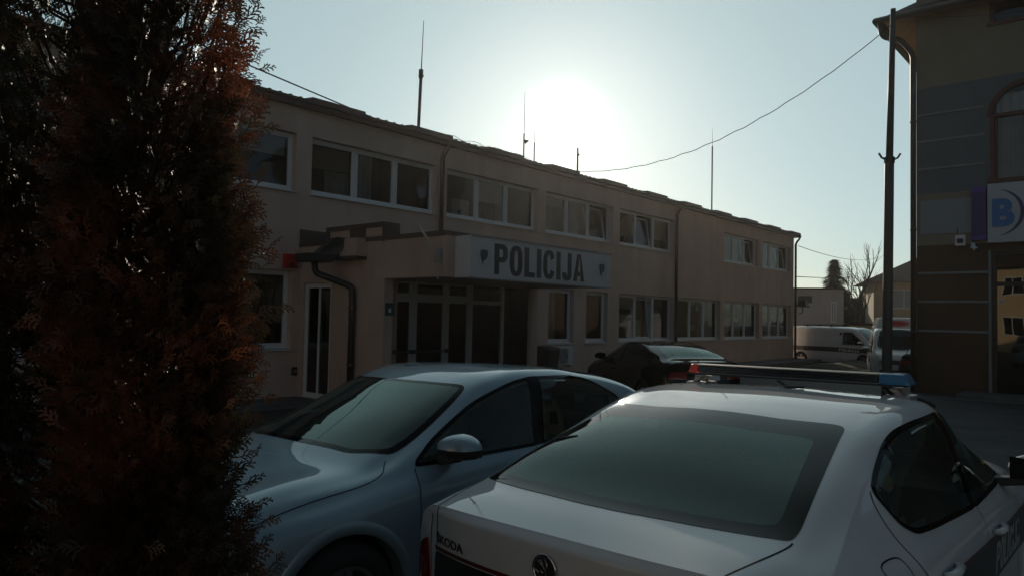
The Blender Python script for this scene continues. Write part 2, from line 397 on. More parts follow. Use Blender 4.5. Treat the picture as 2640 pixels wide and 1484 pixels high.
# roof: overlapping sheets, every other one lying a little higher
rf = MB(); RZ = 6.60*K
k = 0; x = X0-.25
while x < X1+.3:
    x2 = min(x+1.44*K+.02, X1+.32); dz = .07 if k % 2 else 0.
    y0 = -.22-(.02 if k % 2 else 0)
    rf.add([(x,y0,RZ+dz*.0-(.004 if k % 2 else 0)),(x2,y0,RZ-(.004 if k % 2 else 0)),(x2,BD*.5,RZ+.62),(x,BD*.5,RZ+.62),(x,y0,RZ+.055+dz),(x2,y0,RZ+.055+dz),(x2,BD*.5,RZ+.68+dz),(x,BD*.5,RZ+.68+dz)],
           [(0,3,2,1),(4,5,6,7),(0,1,5,4),(1,2,6,5),(2,3,7,6),(3,0,4,7)])
    q = x+.12                                        # seam ribs
    while q < x2-.05 and k % 2 == 0:
        rf.add([(q,y0-.005,RZ+.05),(q+.06,y0-.005,RZ+.05),(q+.06,BD*.5,RZ+.67),(q,BD*.5,RZ+.67),(q+.01,y0-.005,RZ+.075),(q+.05,y0-.005,RZ+.075),(q+.05,BD*.5,RZ+.70),(q+.01,BD*.5,RZ+.70)],
               [(0,3,2,1),(4,5,6,7),(0,1,5,4),(1,2,6,5),(2,3,7,6),(3,0,4,7)]); q += .24
    x = x2-.005; k += 1
rf.hexa([(X0-.25,BD*.5+.01,RZ+.60),(X1+.32,BD*.5+.01,RZ+.60),(X1+.32,BD+.3,RZ),(X0-.25,BD+.3,RZ),(X0-.25,BD*.5+.01,RZ+.68),(X1+.32,BD*.5+.01,RZ+.68),(X1+.32,BD+.3,RZ+.06),(X0-.25,BD+.3,RZ+.06)])
rf.build('roof', MT['roof'], ps)
fm = MB(); fm.box(X0-.2, X1+.26, -.16, .0-.003, RZ-.10, RZ-.01); fm.box(X1+.003, X1+.26, .0, BD, RZ-.10, RZ-.01)
fm.prism([(X1+.003, RZ-.165), (X1+.2, RZ-.02), (X1+.003, RZ+.5)], 'y', 1.0, 1.1) if False else None
fm.build('fascia', MT['brown_metal'], ps)
gm = MB(); gm.tube([(X1+.29, -.26, RZ-.045), (X1+.31, BD, RZ-.03)], .06, 8)
gm.build('gutter', MT['brown_metal'], ps)
pm = MB()
for sx in (26.0*K, 13.07*K, -.02):
    zb = 3.42*K if sx > 20 else -.2
    pm.tube(bend([(-sx+(.32 if sx < 0 else .14), -.18, RZ-.03), (-sx+(.30 if sx < 0 else .12), -.16, RZ-.16), (-sx, -.09, RZ-.40), (-sx, -.09, zb)]), .058, 10)
    for z in (1.2, 3.0, 4.6):
        if z > zb+.3: pm.tube([(-sx, -.09, z), (-sx, -.09, z+.04)], .068, 10)
    pm.build('downpipe', MT['brown_metal'], ps, smooth=True); pm = MB()

def window(x0, x1, z0, z1, panes, parent, y=.16, curtains=(), tilt=None, label=None):
    """white frame in its opening; glass, sill and curtains hang under the frame"""
    m = MB(); f = .065; yb = y+.07
    m.box(x0+.002, x1-.002, y, yb, z0+.002, z0+f+.02); m.box(x0+.002, x1-.002, y, yb, z1-f, z1-.002)
    m.box(x0+.002, x0+f, y, yb, z0+f+.02, z1-f); m.box(x1-f, x1-.002, y, yb, z0+f+.02, z1-f)
    w = (x1-x0-2*f)/panes
    for i in range(1, panes):
        c = x0+f+w*i; m.box(c-.055, c+.055, y+.001, yb+.001, z0+f+.02, z1-f)
        m.box(c-.012, c+.012, y-.012, y+.001, z0+f+.03, z1-f-.01)
    for i in range(panes):                           # inner sash edges
        a = x0+f+w*i+(.055 if i else 0); b = x0+f+w*(i+1)-(.055 if i < panes-1 else 0)
        if tilt == i: continue
        for q in ((a, a+.035, z0+f+.02, z1-f), (b-.035, b, z0+f+.02, z1-f)): m.box(q[0], q[1], y+.012, yb-.01, q[2], q[3])
        m.box(a+.035, b-.035, y+.012, yb-.01, z0+f+.02, z0+f+.055); m.box(a+.035, b-.035, y+.012, yb-.01, z1-f-.035, z1-f)
    fo = m.build('window', MT['pvc'], parent)
    g = MB()
    for i in range(panes):
        a = x0+f+w*i+(.09 if i else .035); b = x0+f+w*(i+1)-(.09 if i < panes-1 else .035)
        if tilt == i: continue
        dy = rnd.uniform(-.004, .004)
        g.add([(a,y+.03+dy,z0+f+.055),(b,y+.03-dy,z0+f+.055),(b,y+.03-dy,z1-f-.035),(a,y+.03+dy,z1-f-.035)], [(0,1,2,3)])
    g.build('glass', MT['win_glass'], fo, fixn=False)
    s = MB(); s.hexa([(x0-.04,-.055,z0-.03),(x1+.04,-.055,z0-.03),(x1+.04,y,z0-.004),(x0-.04,y,z0-.004),(x0-.04,-.055,z0-.012),(x1+.04,-.055,z0-.012),(x1+.04,y,z0+.018),(x0-.04,y,z0+.018)])
    s.build('sill', MT['sill'], fo)
    if tilt is not None:                             # sash tilted into the room
        a = x0+f+w*tilt+.06; b = x0+f+w*(tilt+1)-.06; h = z1-z0-2*f-.06; t = MB(); dyt = .16
        def fr(u0, u1, v0, v1):
            Y = lambda v: yb+.01+dyt*v/h
            t.hexa([(u0,Y(v0),z0+f+.03+v0),(u1,Y(v0),z0+f+.03+v0),(u1,Y(v0)+.05,z0+f+.03+v0),(u0,Y(v0)+.05,z0+f+.03+v0),
                    (u0,Y(v1),z0+f+.03+v1),(u1,Y(v1),z0+f+.03+v1),(u1,Y(v1)+.05,z0+f+.03+v1),(u0,Y(v1)+.05,z0+f+.03+v1)])
        fr(a, b, 0, .06); fr(a, b, h-.06, h); fr(a, a+.06, .06, h-.06); fr(b-.06, b, .06, h-.06)
        t.build('tilted_sash', MT['pvc'], fo)
        g = MB(); g.add([(a+.05,yb+.03,z0+f+.08),(b-.05,yb+.03,z0+f+.08),(b-.05,yb+.03+dyt,z0+f+h-.03),(a+.05,yb+.03+dyt,z0+f+h-.03)], [(0,1,2,3)])
        g.build('sash_glass', MT['win_glass'], fo, fixn=False)
    if panes > 1 and rnd.random() < .75:             # roller blind let part way down
        i = rnd.randrange(panes); a = x0+f+w*i+.04; hh = rnd.uniform(.15, .6)*(z1-z0); c = MB()
        c.box(a, a+w-.1, yb+.05, yb+.056, z1-f-hh, z1-f-.02); c.build('roller_blind', rnd.choice((MT['curtain'], MT['paper'], MT['rwall'])), fo)
    for (u0, u1) in curtains:                        # gathered sheer curtain
        a, b = x0+(x1-x0)*u0, x0+(x1-x0)*u1; n = max(8, int((b-a)/.02)); c = MB()
        vs = []
        for i in range(n+1):
            xx = a+(b-a)*i/n; yy = y+.22+.03*math.sin(i*.9+rnd.random()*.4)
            vs += [(xx, yy, z0+.04), (xx, yy, z1-.02)]
        c.add(vs, [(2*i, 2*i+2, 2*i+3, 2*i+1) for i in range(n)])
        c.build('curtain', MT['curtain'], fo, smooth=True, fixn=False)
    return fo
ucfg = {0: ((), None), 1: ((), None), 2: (((.0, .02), (.16, .52)), None), 3: (((.6, .72),), None), 4: (((.05, .2), (.45, .6)), 2),
        5: (((.30, .36),), 1), 6: (((.05, .55),), 2), 7: (((.3, .6),), 2)}
for i, (a, b) in enumerate(upper):
    window(-b*K, -a*K, 4.60*K, 5.91*K, 3 if i != 1 else 2, ps, curtains=ucfg[i][0], tilt=ucfg[i][1])
for i, (a, b) in enumerate(lower):
    window(-b*K, -a*K, 1.10*K, 2.83*K, 3 if i > 1 else 2, ps, tilt=1 if i == 2 else None, curtains={2: ((.05, .15), (.62, .72)), 5: ((.4, .5),)}.get(i, ()))
for i, (a, b) in enumerate(small):
    window(-b*K, -a*K, 1.10*K, 2.83*K, 1, ps, curtains=((.0, .45),) if i == 0 else ((.3, .6),))
# paper sheets and blinds standing behind two ground floor windows
for q in ((-8.35*K, -7.2*K, 1.15*K, 2.05*K), (-7.1*K, -5.95*K, 1.15*K, 2.10*K), (-11.3*K, -10.5*K, 1.5*K, 2.2*K), (-7.4*K, -6.3*K, 4.7*K, 5.8*K), (-3.6*K, -2.5*K, 4.65*K, 5.85*K), (-15.9*K, -15.0*K, 1.15*K, 1.9*K), (-25.2*K, -24.5*K, 4.65*K, 5.2*K), (-3.2*K, -2.1*K, 1.2*K, 2.0*K)):
    pp = MB(); pp.box(q[0], q[1], .34, .36, q[2], q[3]); pp.build('window_blind', MT['paper'], ps)

for wx, wz in ((-24.9, 4.62), (-23.9, 4.62), (-22.9, 4.62), (-16.4, 4.62), (-14.6, 4.62), (-19.0, 4.62), (-11.9, 1.12), (-3.1, 1.12), (-16.5, 1.12), (-27.2, 4.62)):
    pm = MB(); px_, pz_ = wx*K, wz*K; pm.tube([(px_, .36, pz_), (px_, .36, pz_+.14)], [.06, .085], 10)
    for q in range(26):
        a = rnd.uniform(0, 6.28); d_ = Vector((math.cos(a)*.5, math.sin(a)*.3, rnd.uniform(.5, 1.2))).normalized(); L2 = rnd.uniform(.12, .34); p0 = Vector((px_, .36, pz_+.13)); p1 = p0+d_*L2*.6; p2 = p0+d_*L2+Vector((0, 0, -.05)); s_ = d_.cross(Vector((0, 0, 1))).normalized()*.022
        pm.add([p0-s_*.3, p0+s_*.3, p1+s_, p1-s_, p2], [(0, 1, 2, 3), (3, 2, 4)])
    pm.build('potted_plant', MT['needle'], ps, fixn=False)
# entrance block in front of the facade
SB = 30.2*K; eb = MB(); xl = -SB; xr = -25.4*K
D1 = 3.0*K; DC = 4.72*K; ZS = 2.61*K; ZT = 3.36*K
eb.box(xl, xl+.32, -.19*K, -.002, 0, ZS)                        # left wall of the block around the side door
eb.box(xl, xl+.32, -D1, -1.24*K, 0, ZS)
eb.box(xl, xl+.28, -1.24*K, -.19*K, 2.56*K, ZS)
eb.box(xl, xr, -DC, -.002, ZS+.002, ZT)                        # upper mass and canopy
eb.box(xr-.3, xr, -D1, -.002, -.2, ZS)
eb.build('entrance_wall', MT['plaster_trim'], ps)
cp = MB()
cp.box(xl-.03, xr+.02, -DC-.01, -.003, ZT+.002, ZT+.085)
e0, e1, zt = 1.05*K, 2.95*K, 3.73*K
cp.box(xl-.035, xl+.36, -e1-.02, -e0+.02, zt-.09, zt)            # raised portal piece with dark metal covers
cp.box(xl-.036, xl+.1, -e0-.07, -e0+.02, ZT+.09, zt-.092)
cp.box(xl-.03, xl+.36, -e1-.025, -e1+.02, ZT-.02, zt-.092)
cp.box(xl-.02, xl+.30, -2.36*K, -1.85*K, ZT+.09, zt-.092)
cp.box(xl-.02, xr, .0-.05, -.004, ZT+.09, 3.76*K)
cp.box(xl-.28, xl-.003, -2.42*K, -1.62*K, 3.0*K, 3.06*K)
cp.build('metal_flashing', MT['brown_metal'], ps)
pb = MB(); pb.box(xl+.001, xl+.34, -e1+.022, -2.361*K, ZT+.087, zt-.093); pb.box(xl+.001, xl+.34, -1.849*K, -e0-.071, ZT+.087, zt-.093)
pb.box(xl-.25, xl-.004, -2.40*K, -1.64*K, 3.062*K, 3.42*K)
pb.build('parapet', MT['plaster_trim'], ps)
# side door
dm = MB(); dx = xl+.05
dm.box(dx, dx+.06, -1.24*K+.002, -1.13*K, .05, 2.555*K); dm.box(dx, dx+.06, -.31*K, -.195*K, .05, 2.555*K)
dm.box(dx, dx+.06, -1.13*K, -.31*K, 2.45*K, 2.555*K); dm.box(dx, dx+.06, -1.13*K, -.31*K, .0, .16); 
dm.box(dx, dx+.06, -.76*K, -.70*K, .16, 2.45*K)
do = dm.build('side_door', MT['pvc'], ps)
g = MB(); g.box(dx+.02, dx+.035, -1.13*K, -.31*K, .16, 2.45*K); g.build('door_glass', MT['dark_glass'], do)
# entrance doors under the canopy
em = MB(); ye = -D1
def exs(s): return -s*K
em.box(xl+.325, exs(29.98), ye, ye+.1, 0, ZS)                   # wall strip left of the doors
em.build('entrance_jamb', MT['plaster_trim'], ps)
dm = MB(); y0, y1 = ye-.0, ye+.07
cuts = [29.98, 29.80]
for a, b in ((29.98, 29.90), (29.52, 29.33), (28.60, 28.42), (27.87, 27.70)):
    dm.box(exs(a)+.001, exs(b), y0, y1, .0, ZS-.01)
dm.box(exs(29.90), exs(29.52), y0+.002, y1-.002, 2.17*K, 2.34*K); dm.box(exs(29.33), exs(28.60), y0+.002, y1-.002, 2.17*K, 2.34*K)
dm.box(exs(28.42), exs(27.87), y0+.002, y1-.002, 2.17*K, 2.34*K)
for a, b in ((29.90, 29.52), (29.33, 28.60), (28.42, 27.87)): dm.box(exs(a), exs(b), y0+.002, y1-.002, .0, .14); dm.box(exs(a), exs(b), y0+.002, y1-.002, ZS-.07, ZS-.012)
eo = dm.build('entrance_door', MT['door_grey'], ps)
dm = MB(); dm.box(exs(26.75), exs(26.65), y0, y1, .0, ZS-.01); dm.build('side_frame', MT['door_grey'], ps)
dm = MB(); dm.box(exs(27.70), exs(26.75), y0+.002, y1-.002, 2.17*K, 2.26*K); dm.build('side_frame', MT['door_grey'], ps)
dm = MB(); dm.box(exs(25.75)+.001, exs(25.66), y0, y1, .0, ZS-.01); dm.build('side_frame', MT['door_grey'], ps)
for q in ((29.90, 27.87, .14, ZS-.07), (27.70, 25.75, .05, ZS-.03)):
    g = MB(); g.box(exs(q[0]), exs(q[1]), ye+.03, ye+.04, q[2], q[3]); g.build('door_glass', MT['dark_glass'], eo)
g = MB(); g.tube([(exs(29.92), ye-.07, 1.10), (exs(29.5), ye-.07, 1.10)], .014); g.tube([(exs(29.4), ye-.07, 1.10), (exs(28.5), ye-.07, 1.10)], .014)
for s_ in (29.92, 29.5, 29.4, 28.5): g.box(exs(s_)-.03, exs(s_)+.03, ye-.085, ye-.002, 1.06, 1.14)
g.build('push_bar', MT['dark_metal'], eo)
inn = MB(); inn.box(xl+.34, xr-.35, -1.0, -.95, .02, ZS-.02); inn.box(xl+.34, xr-.35, ye+.15, -1.01, .003, .02); inn.build('lobby', MT['interior'], ps)
st = MB(); st.box(xl+.1, xr+.4, ye-.9, -.003, -.2, .10); st.build('entrance_step', MT['paving'], ps, bevel=.01)

# signboard
SX0, SX1, SD = -29.98*K, -25.45*K, 5.14*K
sg = thing('signboard', 'wide white signboard reading POLICIJA on the front of the entrance canopy', 'sign', ORG+Vector((0,0,0)), ANG)
m = MB(); m.box(SX0, SX1, -SD, -DC-.012, 2.60*K, 3.36*K); m.build('board', MT['sign_white'], sg, bevel=.008)
m = MB(); z0s, z1s = 2.60*K, 3.36*K
for q in ((SX0, SX1, z0s-.012, z0s+.012), (SX0, SX1, z1s-.012, z1s+.012)): m.box(q[0]-.01, q[1]+.01, -SD-.02, -SD+.03, q[2], q[3])
m.build('rim', MT['grey_metal'], sg)
Tm = Matrix.Translation((0, -SD-.006, 0)) @ Matrix.Rotation(R(90), 4, 'X')
pieces, tw = block_text('POLICIJA', .545, 1.14, .105); lm = MB()
for q in pieces: lm.prism([(SX0+.60+u, z0s+.085+v) for u, v in q], 'y', -SD-.008, -SD-.001)
lm.build('lettering', MT['sign_ink'], sg)
def emblem(cx, cz, sc_, nm='emblem'):
    m = MB(); ring = []
    for k in range(24):
        a = 2*math.pi*k/24; ring.append((cx+.16*sc_*math.cos(a), cz+.19*sc_*math.sin(a)))
    for k in range(24):
        if k % 3 == 0: continue
        p, q = ring[k], ring[(k+1) % 24]; m.tube([(p[0], -SD-.004, p[1]), (q[0], -SD-.004, q[1])], .0035, 5)
    for k in range(16):                              # wreath leaves round the shield
        a = 2*math.pi*k/16; r0 = .125*sc_
        x, z = cx+r0*math.cos(a), cz+r0*1.15*math.sin(a)
        m.prism([(x-.012, z), (x, z-.02), (x+.012, z), (x, z+.02)], 'y', -SD-.006, -SD-.001)
    o = m.build(nm, MT['emblem_line'], sg)
    m = MB(); sh = [(-.075,.09),(0,.10),(.075,.085),(.08,.02),(.055,-.035),(.0,-.06),(-.02,-.12),(-.055,-.05),(-.08,.02)]
    m.prism([(cx+x*sc_*1.05, cz+z*sc_*1.1) for x, z in sh], 'y', -SD-.01, -SD-.001); m.build('shield', MT['emblem_green'], o)
emblem(SX0+.33, 3.0*K, 1.1); emblem(SX1-.33, 3.0*K, 1.1)

# things fixed to the station
def wbox(name, label, cat, s, d, z, w, dd, h, m, bev=.01, detail=None):
    t = thing(name, label, cat, fl(s, d, z), ANG)
    b = MB(); b.box(-w/2, w/2, -dd, 0, 0, h); b.build('case', m, t, bevel=bev)
    return t
t = wbox('alarm_box', 'red alarm box high on the wall left of the side door', 'alarm', 30.48*K, .003, 2.88*K, .30, .12, .29, MT['red_plastic'], .02)
b = MB(); b.tube([(0,-.12,.06),(0,-.135,.06)], .05, 12); b.tube([(0,-.12,.2),(0,-.13,.2)], .02, 10); b.build('sounder', MT['dark_metal'], t)
t = wbox('meter_box', 'small black box low on the wall left of the side door', 'box', 30.19*K+.08, .003, .52*K, .11, .06, .17, MT['dark_metal'])
b = MB(); b.box(-.035, .035, -.066, -.06, .05, .12); b.build('cover', MT['grey_metal'], t)
def ac_unit(s, d, z, label, wid=.78):
    t = thing('air_conditioner', label, 'air conditioner', fl(s, d, z), ANG, 'outdoor air conditioning units')
    b = MB(); b.box(-wid/2, wid/2, -.32, 0, 0, .56); b.build('case', MT['sign_white'], t, bevel=.015)
    b = MB()
    for i in range(9): b.box(-wid/2+.05, wid/2-.25, -.328, -.321, .06+i*.052, .075+i*.052)
    for rr in (.08, .14, .2):
        b.tube([(-wid/2+.27+rr*math.cos(a*math.pi/10), -.33, .28+rr*math.sin(a*math.pi/10)) for a in range(21)], .006, 5, False)
    b.build('fan_grille', MT['dark_metal'], t)
    b = MB()
    for i in range(10): b.box(-wid/2-.006, -wid/2-.001, -.28, -.04, .05+i*.048, .075+i*.048)
    b.build('side_vent', MT['dark_metal'], t)
    for q in (-wid/2+.08, wid/2-.12): b = MB(); b.box(q, q+.04, -.3, .0, -.05, -.002); b.build('bracket', MT['grey_metal'], t)
ac_unit(20.75*K, .04, .42*K, 'white air conditioning unit on the wall under the narrow window right of the entrance')
wc = thing('wheeled_bin', 'dark wheeled bin standing against the wall beside the air conditioning unit', 'bin', fl(21.75*K, .35), ANG)
b = MB(); b.hexa([(-.22,-.25,.1),(.22,-.25,.1),(.22,.25,.1),(-.22,.25,.1),(-.28,-.32,.9),(.28,-.32,.9),(.28,.3,.9),(-.28,.3,.9)]); b.build('body', MT['dark_metal'], wc, bevel=.02)
b = MB(); b.hexa([(-.3,-.34,.902),(.3,-.34,.902),(.3,.33,.93),(-.3,.33,.93),(-.28,-.3,.94),(.28,-.3,.94),(.28,.3,1.0),(-.28,.3,1.0)]); b.build('lid', MT['black_plastic'], wc, bevel=.01)
for sx in (-.24, .24): b = MB(); b.tube([(sx-.03,.27,.1),(sx+.03,.27,.1)], .1, 14); b.build('wheel', MT['rubber'], wc)
gs = thing('door_plate', 'small dark green plate with a white symbol beside the entrance doors', 'sign', fl(30.06*K, D1+.003, 1.88*K), ANG)
b = MB(); b.box(-.1, .1, -.012, 0, 0, .24); b.build('plate', MT['emblem_green'], gs)
b = MB(); b.prism([(-.02,.06),(.02,.06),(.035,.1),(.01,.16),(0,.11),(-.02,.14),(-.035,.1)], 'y', -.016, -.012); b.build('symbol', MT['paper'], gs)
# rainwater hopper with its bent pipe on the left flank of the entrance block
hp = thing('rainwater_pipe', 'dark rainwater hopper and bent downpipe on the left flank of the entrance block', 'downpipe', fl(30.2*K, 2.1*K), ANG)
b = MB(); b.tube(bend([(-.62, .52, 2.95*K), (-.60, .50, 2.72*K), (-.10, .02, 2.45*K), (-.09, 0, 2.25*K), (-.09, 0, .0)], 5), .062, 12); b.build('pipe', MT['dark_metal'], hp, smooth=True)
b = MB(); b.hexa([(-.86,.40,2.93*K),(-.42,.20,2.93*K),(-.35,.62,2.93*K),(-.80,.85,2.93*K),(-.90,.38,3.10*K),(-.30,.12,3.10*K),(-.28,.66,3.10*K),(-.84,.9,3.10*K)]); b.build('hopper', MT['dark_metal'], hp, bevel=.02)
b = MB(); b.hexa([(-.66,.35,3.09*K),(-.38,.18,3.09*K),(-.32,.5,3.09*K),(-.62,.65,3.09*K),(-.40,.12,3.44*K),(-.02,-.04,3.44*K),(-.02,.24,3.44*K),(-.36,.36,3.44*K)]); b.build('chute', MT['dark_metal'], hp, bevel=.01)
b = MB(); b.tube([(-.09, -.0, 1.9), (-.09, 0, 1.95)], .075, 12); b.tube([(-.09, 0, .8), (-.09, 0, .85)], .075, 12); b.build('clamp', MT['brown_metal'], hp)
# small bracket pole at the canopy corner
bp_ = thing('flag_bracket', 'slanted metal flagpole holder on the canopy corner left of the signboard', 'bracket', fl(30.24*K, 4.6*K, 3.0*K), ANG)
b = MB(); b.tube([(-.05, 0, 0), (-.28, .25, .50)], .022, 8); b.build('tube', MT['grey_metal'], bp_)
b = MB(); b.box(-.06, -.0, -.06, .06, -.14, .12); b.tube([(-.03, 0, -.14), (-.03, 0, -.42)], .014, 6); b.build('plate', MT['grey_metal'], bp_)
# lamp on the far corner
wl = thing('wall_lamp', 'dark hooded lamp on the far right corner of the police station', 'lamp', fl(-.02, .3, 2.55), ANG)
b = MB(); b.hexa([(.05,-.3,.1),(.75,-.3,.05),(.75,.2,.05),(.05,.2,.1),(.15,-.2,.42),(.55,-.2,.38),(.55,.1,.38),(.15,.1,.42)]); b.build('hood', MT['dark_metal'], wl, bevel=.02)
b = MB(); b.tube(bend([(.02, 0, -.25), (.4, 0, -.22), (.45, 0, .08)]), .03, 8); b.build('arm', MT['dark_metal'], wl)

# antennas on the roof
def antenna(s, d, segs, lean, label, ext=None):
    t = thing('antenna', label, 'antenna', fl(s*K, d*K, 6.62*K), ANG, 'antennas on the station roof')
    z0 = 6.62*K; b = MB(); zt0, r0 = segs[0]
    b.tube([(0, 0, -.05), (lean*(zt0*K-z0), 0, zt0*K-z0)], r0, 8); b.build('mast', MT['dark_metal'], t)
    if len(segs) > 1:
        zt1, r1 = segs[1]; b = MB(); b.tube([(lean*(zt0*K-z0), 0, zt0*K-z0), (lean*(zt1*K-z0), 0, zt1*K-z0)], [r1*1.3, r1*.6], 6)
        b.build('whip', MT['dark_metal'], t)
    b = MB(); b.box(-.1, .1, -.1, .1, -.06, .05); b.build('base', MT['dark_metal'], t)
    if ext: ext(t)
def collar(t):
    b = MB(); b.tube([(.05,0,1.82),(.055,0,2.05)], .06, 8); b.tube([(.05,0,1.86),(.11,-.03,1.9)], .035, 6); b.build('coupling', MT['dark_metal'], t)
antenna(25.95, -1.0, [(8.75, .042), (10.2, .012)], .03, 'tallest rooftop antenna with thick mast, leaning slightly, at left', collar)
def flare_shape(t):  # small cone modelled after a blob of lens flare on this mast
    b = MB(); b.tube([(0, -.04, .95), (.09, -.12, .99)], [.075, .012], 12); b.build('flare_cone', MT['grey_metal'], t)
antenna(21.38, -1.0, [(7.9, .022), (9.27, .009)], 0, 'thin rooftop antenna with a small cone in place of lens flare, left of the sun', flare_shape)
antenna(20.84, -1.0, [(7.7, .02), (8.9, .008)], 0, 'short thin rooftop rod just right of the antenna with the flare cone')
def head(t):
    b = MB(); b.tube([(0,0,1.1),(.07,-.03,1.05)], [.035,.02], 8); b.build('camera_head', MT['dark_metal'], t)
antenna(18.4, -1.0, [(8.0, .03)], 0, 'short rooftop mast with a small angled head below the sun', head)
antenna(7.75, -1.0, [(10.1, .032), (11.0, .01)], 0, 'lone rooftop antenna near the right end of the station roof')
cl = MB()
for q in range(2):
    pts = [fl((25.9-i*.32)*K, .05+.05*q, RZ+.09+.11*abs(math.sin(i*1.1+q*.8))*(1 if q % 2 else .5)) for i in range(12)]
    cl.tube(bend(pts, 3), .007, 5)
tag(cl.build('cable', MT['wire'], smooth=True), 'loose loops of black cable lying along the roof edge by the tall antenna', 'cable')

# pavement strip along the station
pv = MB(); pvx = [(-43*K, 0.), (0, 0), (0, -1.5), (-25.0*K, -1.5), (-43*K, -1.5)]
pv.box(-43*K, 0, -1.4, -.003, -.4, .05)
po = tag(pv.build('pavement', MT['paving'], loc=ORG, bevel=.015), kind='structure'); po.rotation_euler = (0, 0, ANG)

# planted bank in front of the far end of the station
def bank():
    n, mm = 60, 16; vs = []
    for j in range(mm+1):
        for i in range(n+1):
            u, v = i/n, j/mm
            s = 9.0-11.0*u; d = 1.6+3.6*v
            h = .42*math.sin(math.pi*min(1, max(0, v)))**.6*min(1, u*4)*min(1, (1-u)*5)
            h += .05*math.sin(i*.9+j*1.7)+.04*math.sin(i*2.3-j*.9)
            p = fl(s, d); vs.append((p.x, p.y, ground_z(p.x, p.y)+max(-.05, h*(v > 0 and v < 1))-.02))
    m = MB(); m.v = vs; m.f = [(j*(n+1)+i, j*(n+1)+i+1, (j+1)*(n+1)+i+1, (j+1)*(n+1)+i) for j in range(mm) for i in range(n)]
    tag(m.build('ground_cover', MT['earth'], smooth=True), 'low dark planted bank before the far end of the station', 'ground cover', kind='stuff')
bank()

# ------------------------------------------------------------------ cars: a lofted skin, panes and lamps laid on it
def pchip(xs, ys, x):
    xs = np.asarray(xs, float); ys = np.asarray(ys, float); x = np.asarray(x, float)
    h = np.diff(xs); dl = np.diff(ys)/h; m = np.zeros_like(ys)
    for i in range(1, len(xs)-1):
        if dl[i-1]*dl[i] > 0:
            w1 = 2*h[i]+h[i-1]; w2 = h[i]+2*h[i-1]; m[i] = (w1+w2)/(w1/dl[i-1]+w2/dl[i])
    m[0], m[-1] = dl[0], dl[-1]
    i = np.clip(np.searchsorted(xs, x)-1, 0, len(h)-1); t = (x-xs[i])/h[i]
    t = np.clip(t, 0, 1)
    return (2*t**3-3*t**2+1)*ys[i]+(t**3-2*t**2+t)*h[i]*m[i]+(-2*t**3+3*t**2)*ys[i+1]+(t**3-t**2)*h[i]*m[i+1]
def smooth_curve(tab, x, sig=.05):
    """pchip, then lightly blurred so the surface has no slope breaks"""
    o = np.linspace(-2, 2, 9)*sig; g = np.exp(-.5*(o/sig)**2); g /= g.sum()
    xs = [p[0] for p in tab]; ys = [p[1] for p in tab]
    out = 0
    for k, wgt in zip(o, g):
        xx = x+k; v = pchip(xs, ys, np.clip(xx, xs[0], xs[-1]))
        s0 = (ys[1]-ys[0])/(xs[1]-xs[0]); s1 = (ys[-1]-ys[-2])/(xs[-1]-xs[-2])
        v = v+np.where(xx < xs[0], (xx-xs[0])*s0, 0)+np.where(xx > xs[-1], (xx-xs[-1])*s1, 0)
        out = out+wgt*v
    return out
def catmull(P, n):
    """P (S,K,2) -> samples through the K points; n[k] = steps on segment k"""
    S, Kk, _ = P.shape; out = []
    for k in range(Kk-1):
        p0 = P[:, k-1] if k > 0 else 2*P[:, k]-P[:, k+1]*1.0
        if k == 0: p0 = P[:, 1]*np.array([-1, 1])          # mirror across the centre plane
        p1, p2 = P[:, k], P[:, k+1]
        p3 = P[:, k+2] if k+2 < Kk else 2*p2-p1
        def dst(a, b): return np.maximum(np.linalg.norm(a-b, axis=1, keepdims=True)**.5, 1e-4)
        t0 = 0; t1 = t0+dst(p0, p1); t2 = t1+dst(p1, p2); t3 = t2+dst(p2, p3)
        for q in range(n[k]):
            t = t1+(t2-t1)*q/n[k]
            a1 = (t1-t)/(t1-t0)*p0+(t-t0)/(t1-t0)*p1; a2 = (t2-t)/(t2-t1)*p1+(t-t1)/(t2-t1)*p2; a3 = (t3-t)/(t3-t2)*p2+(t-t2)/(t3-t2)*p3
            b1 = (t2-t)/(t2-t0)*a1+(t-t0)/(t2-t0)*a2; b2 = (t3-t)/(t3-t1)*a2+(t-t1)/(t3-t1)*a3
            out.append((t2-t)/(t2-t1)*b1+(t-t1)/(t2-t1)*b2)
    out.append(P[:, -1])
    return np.stack(out, 1)

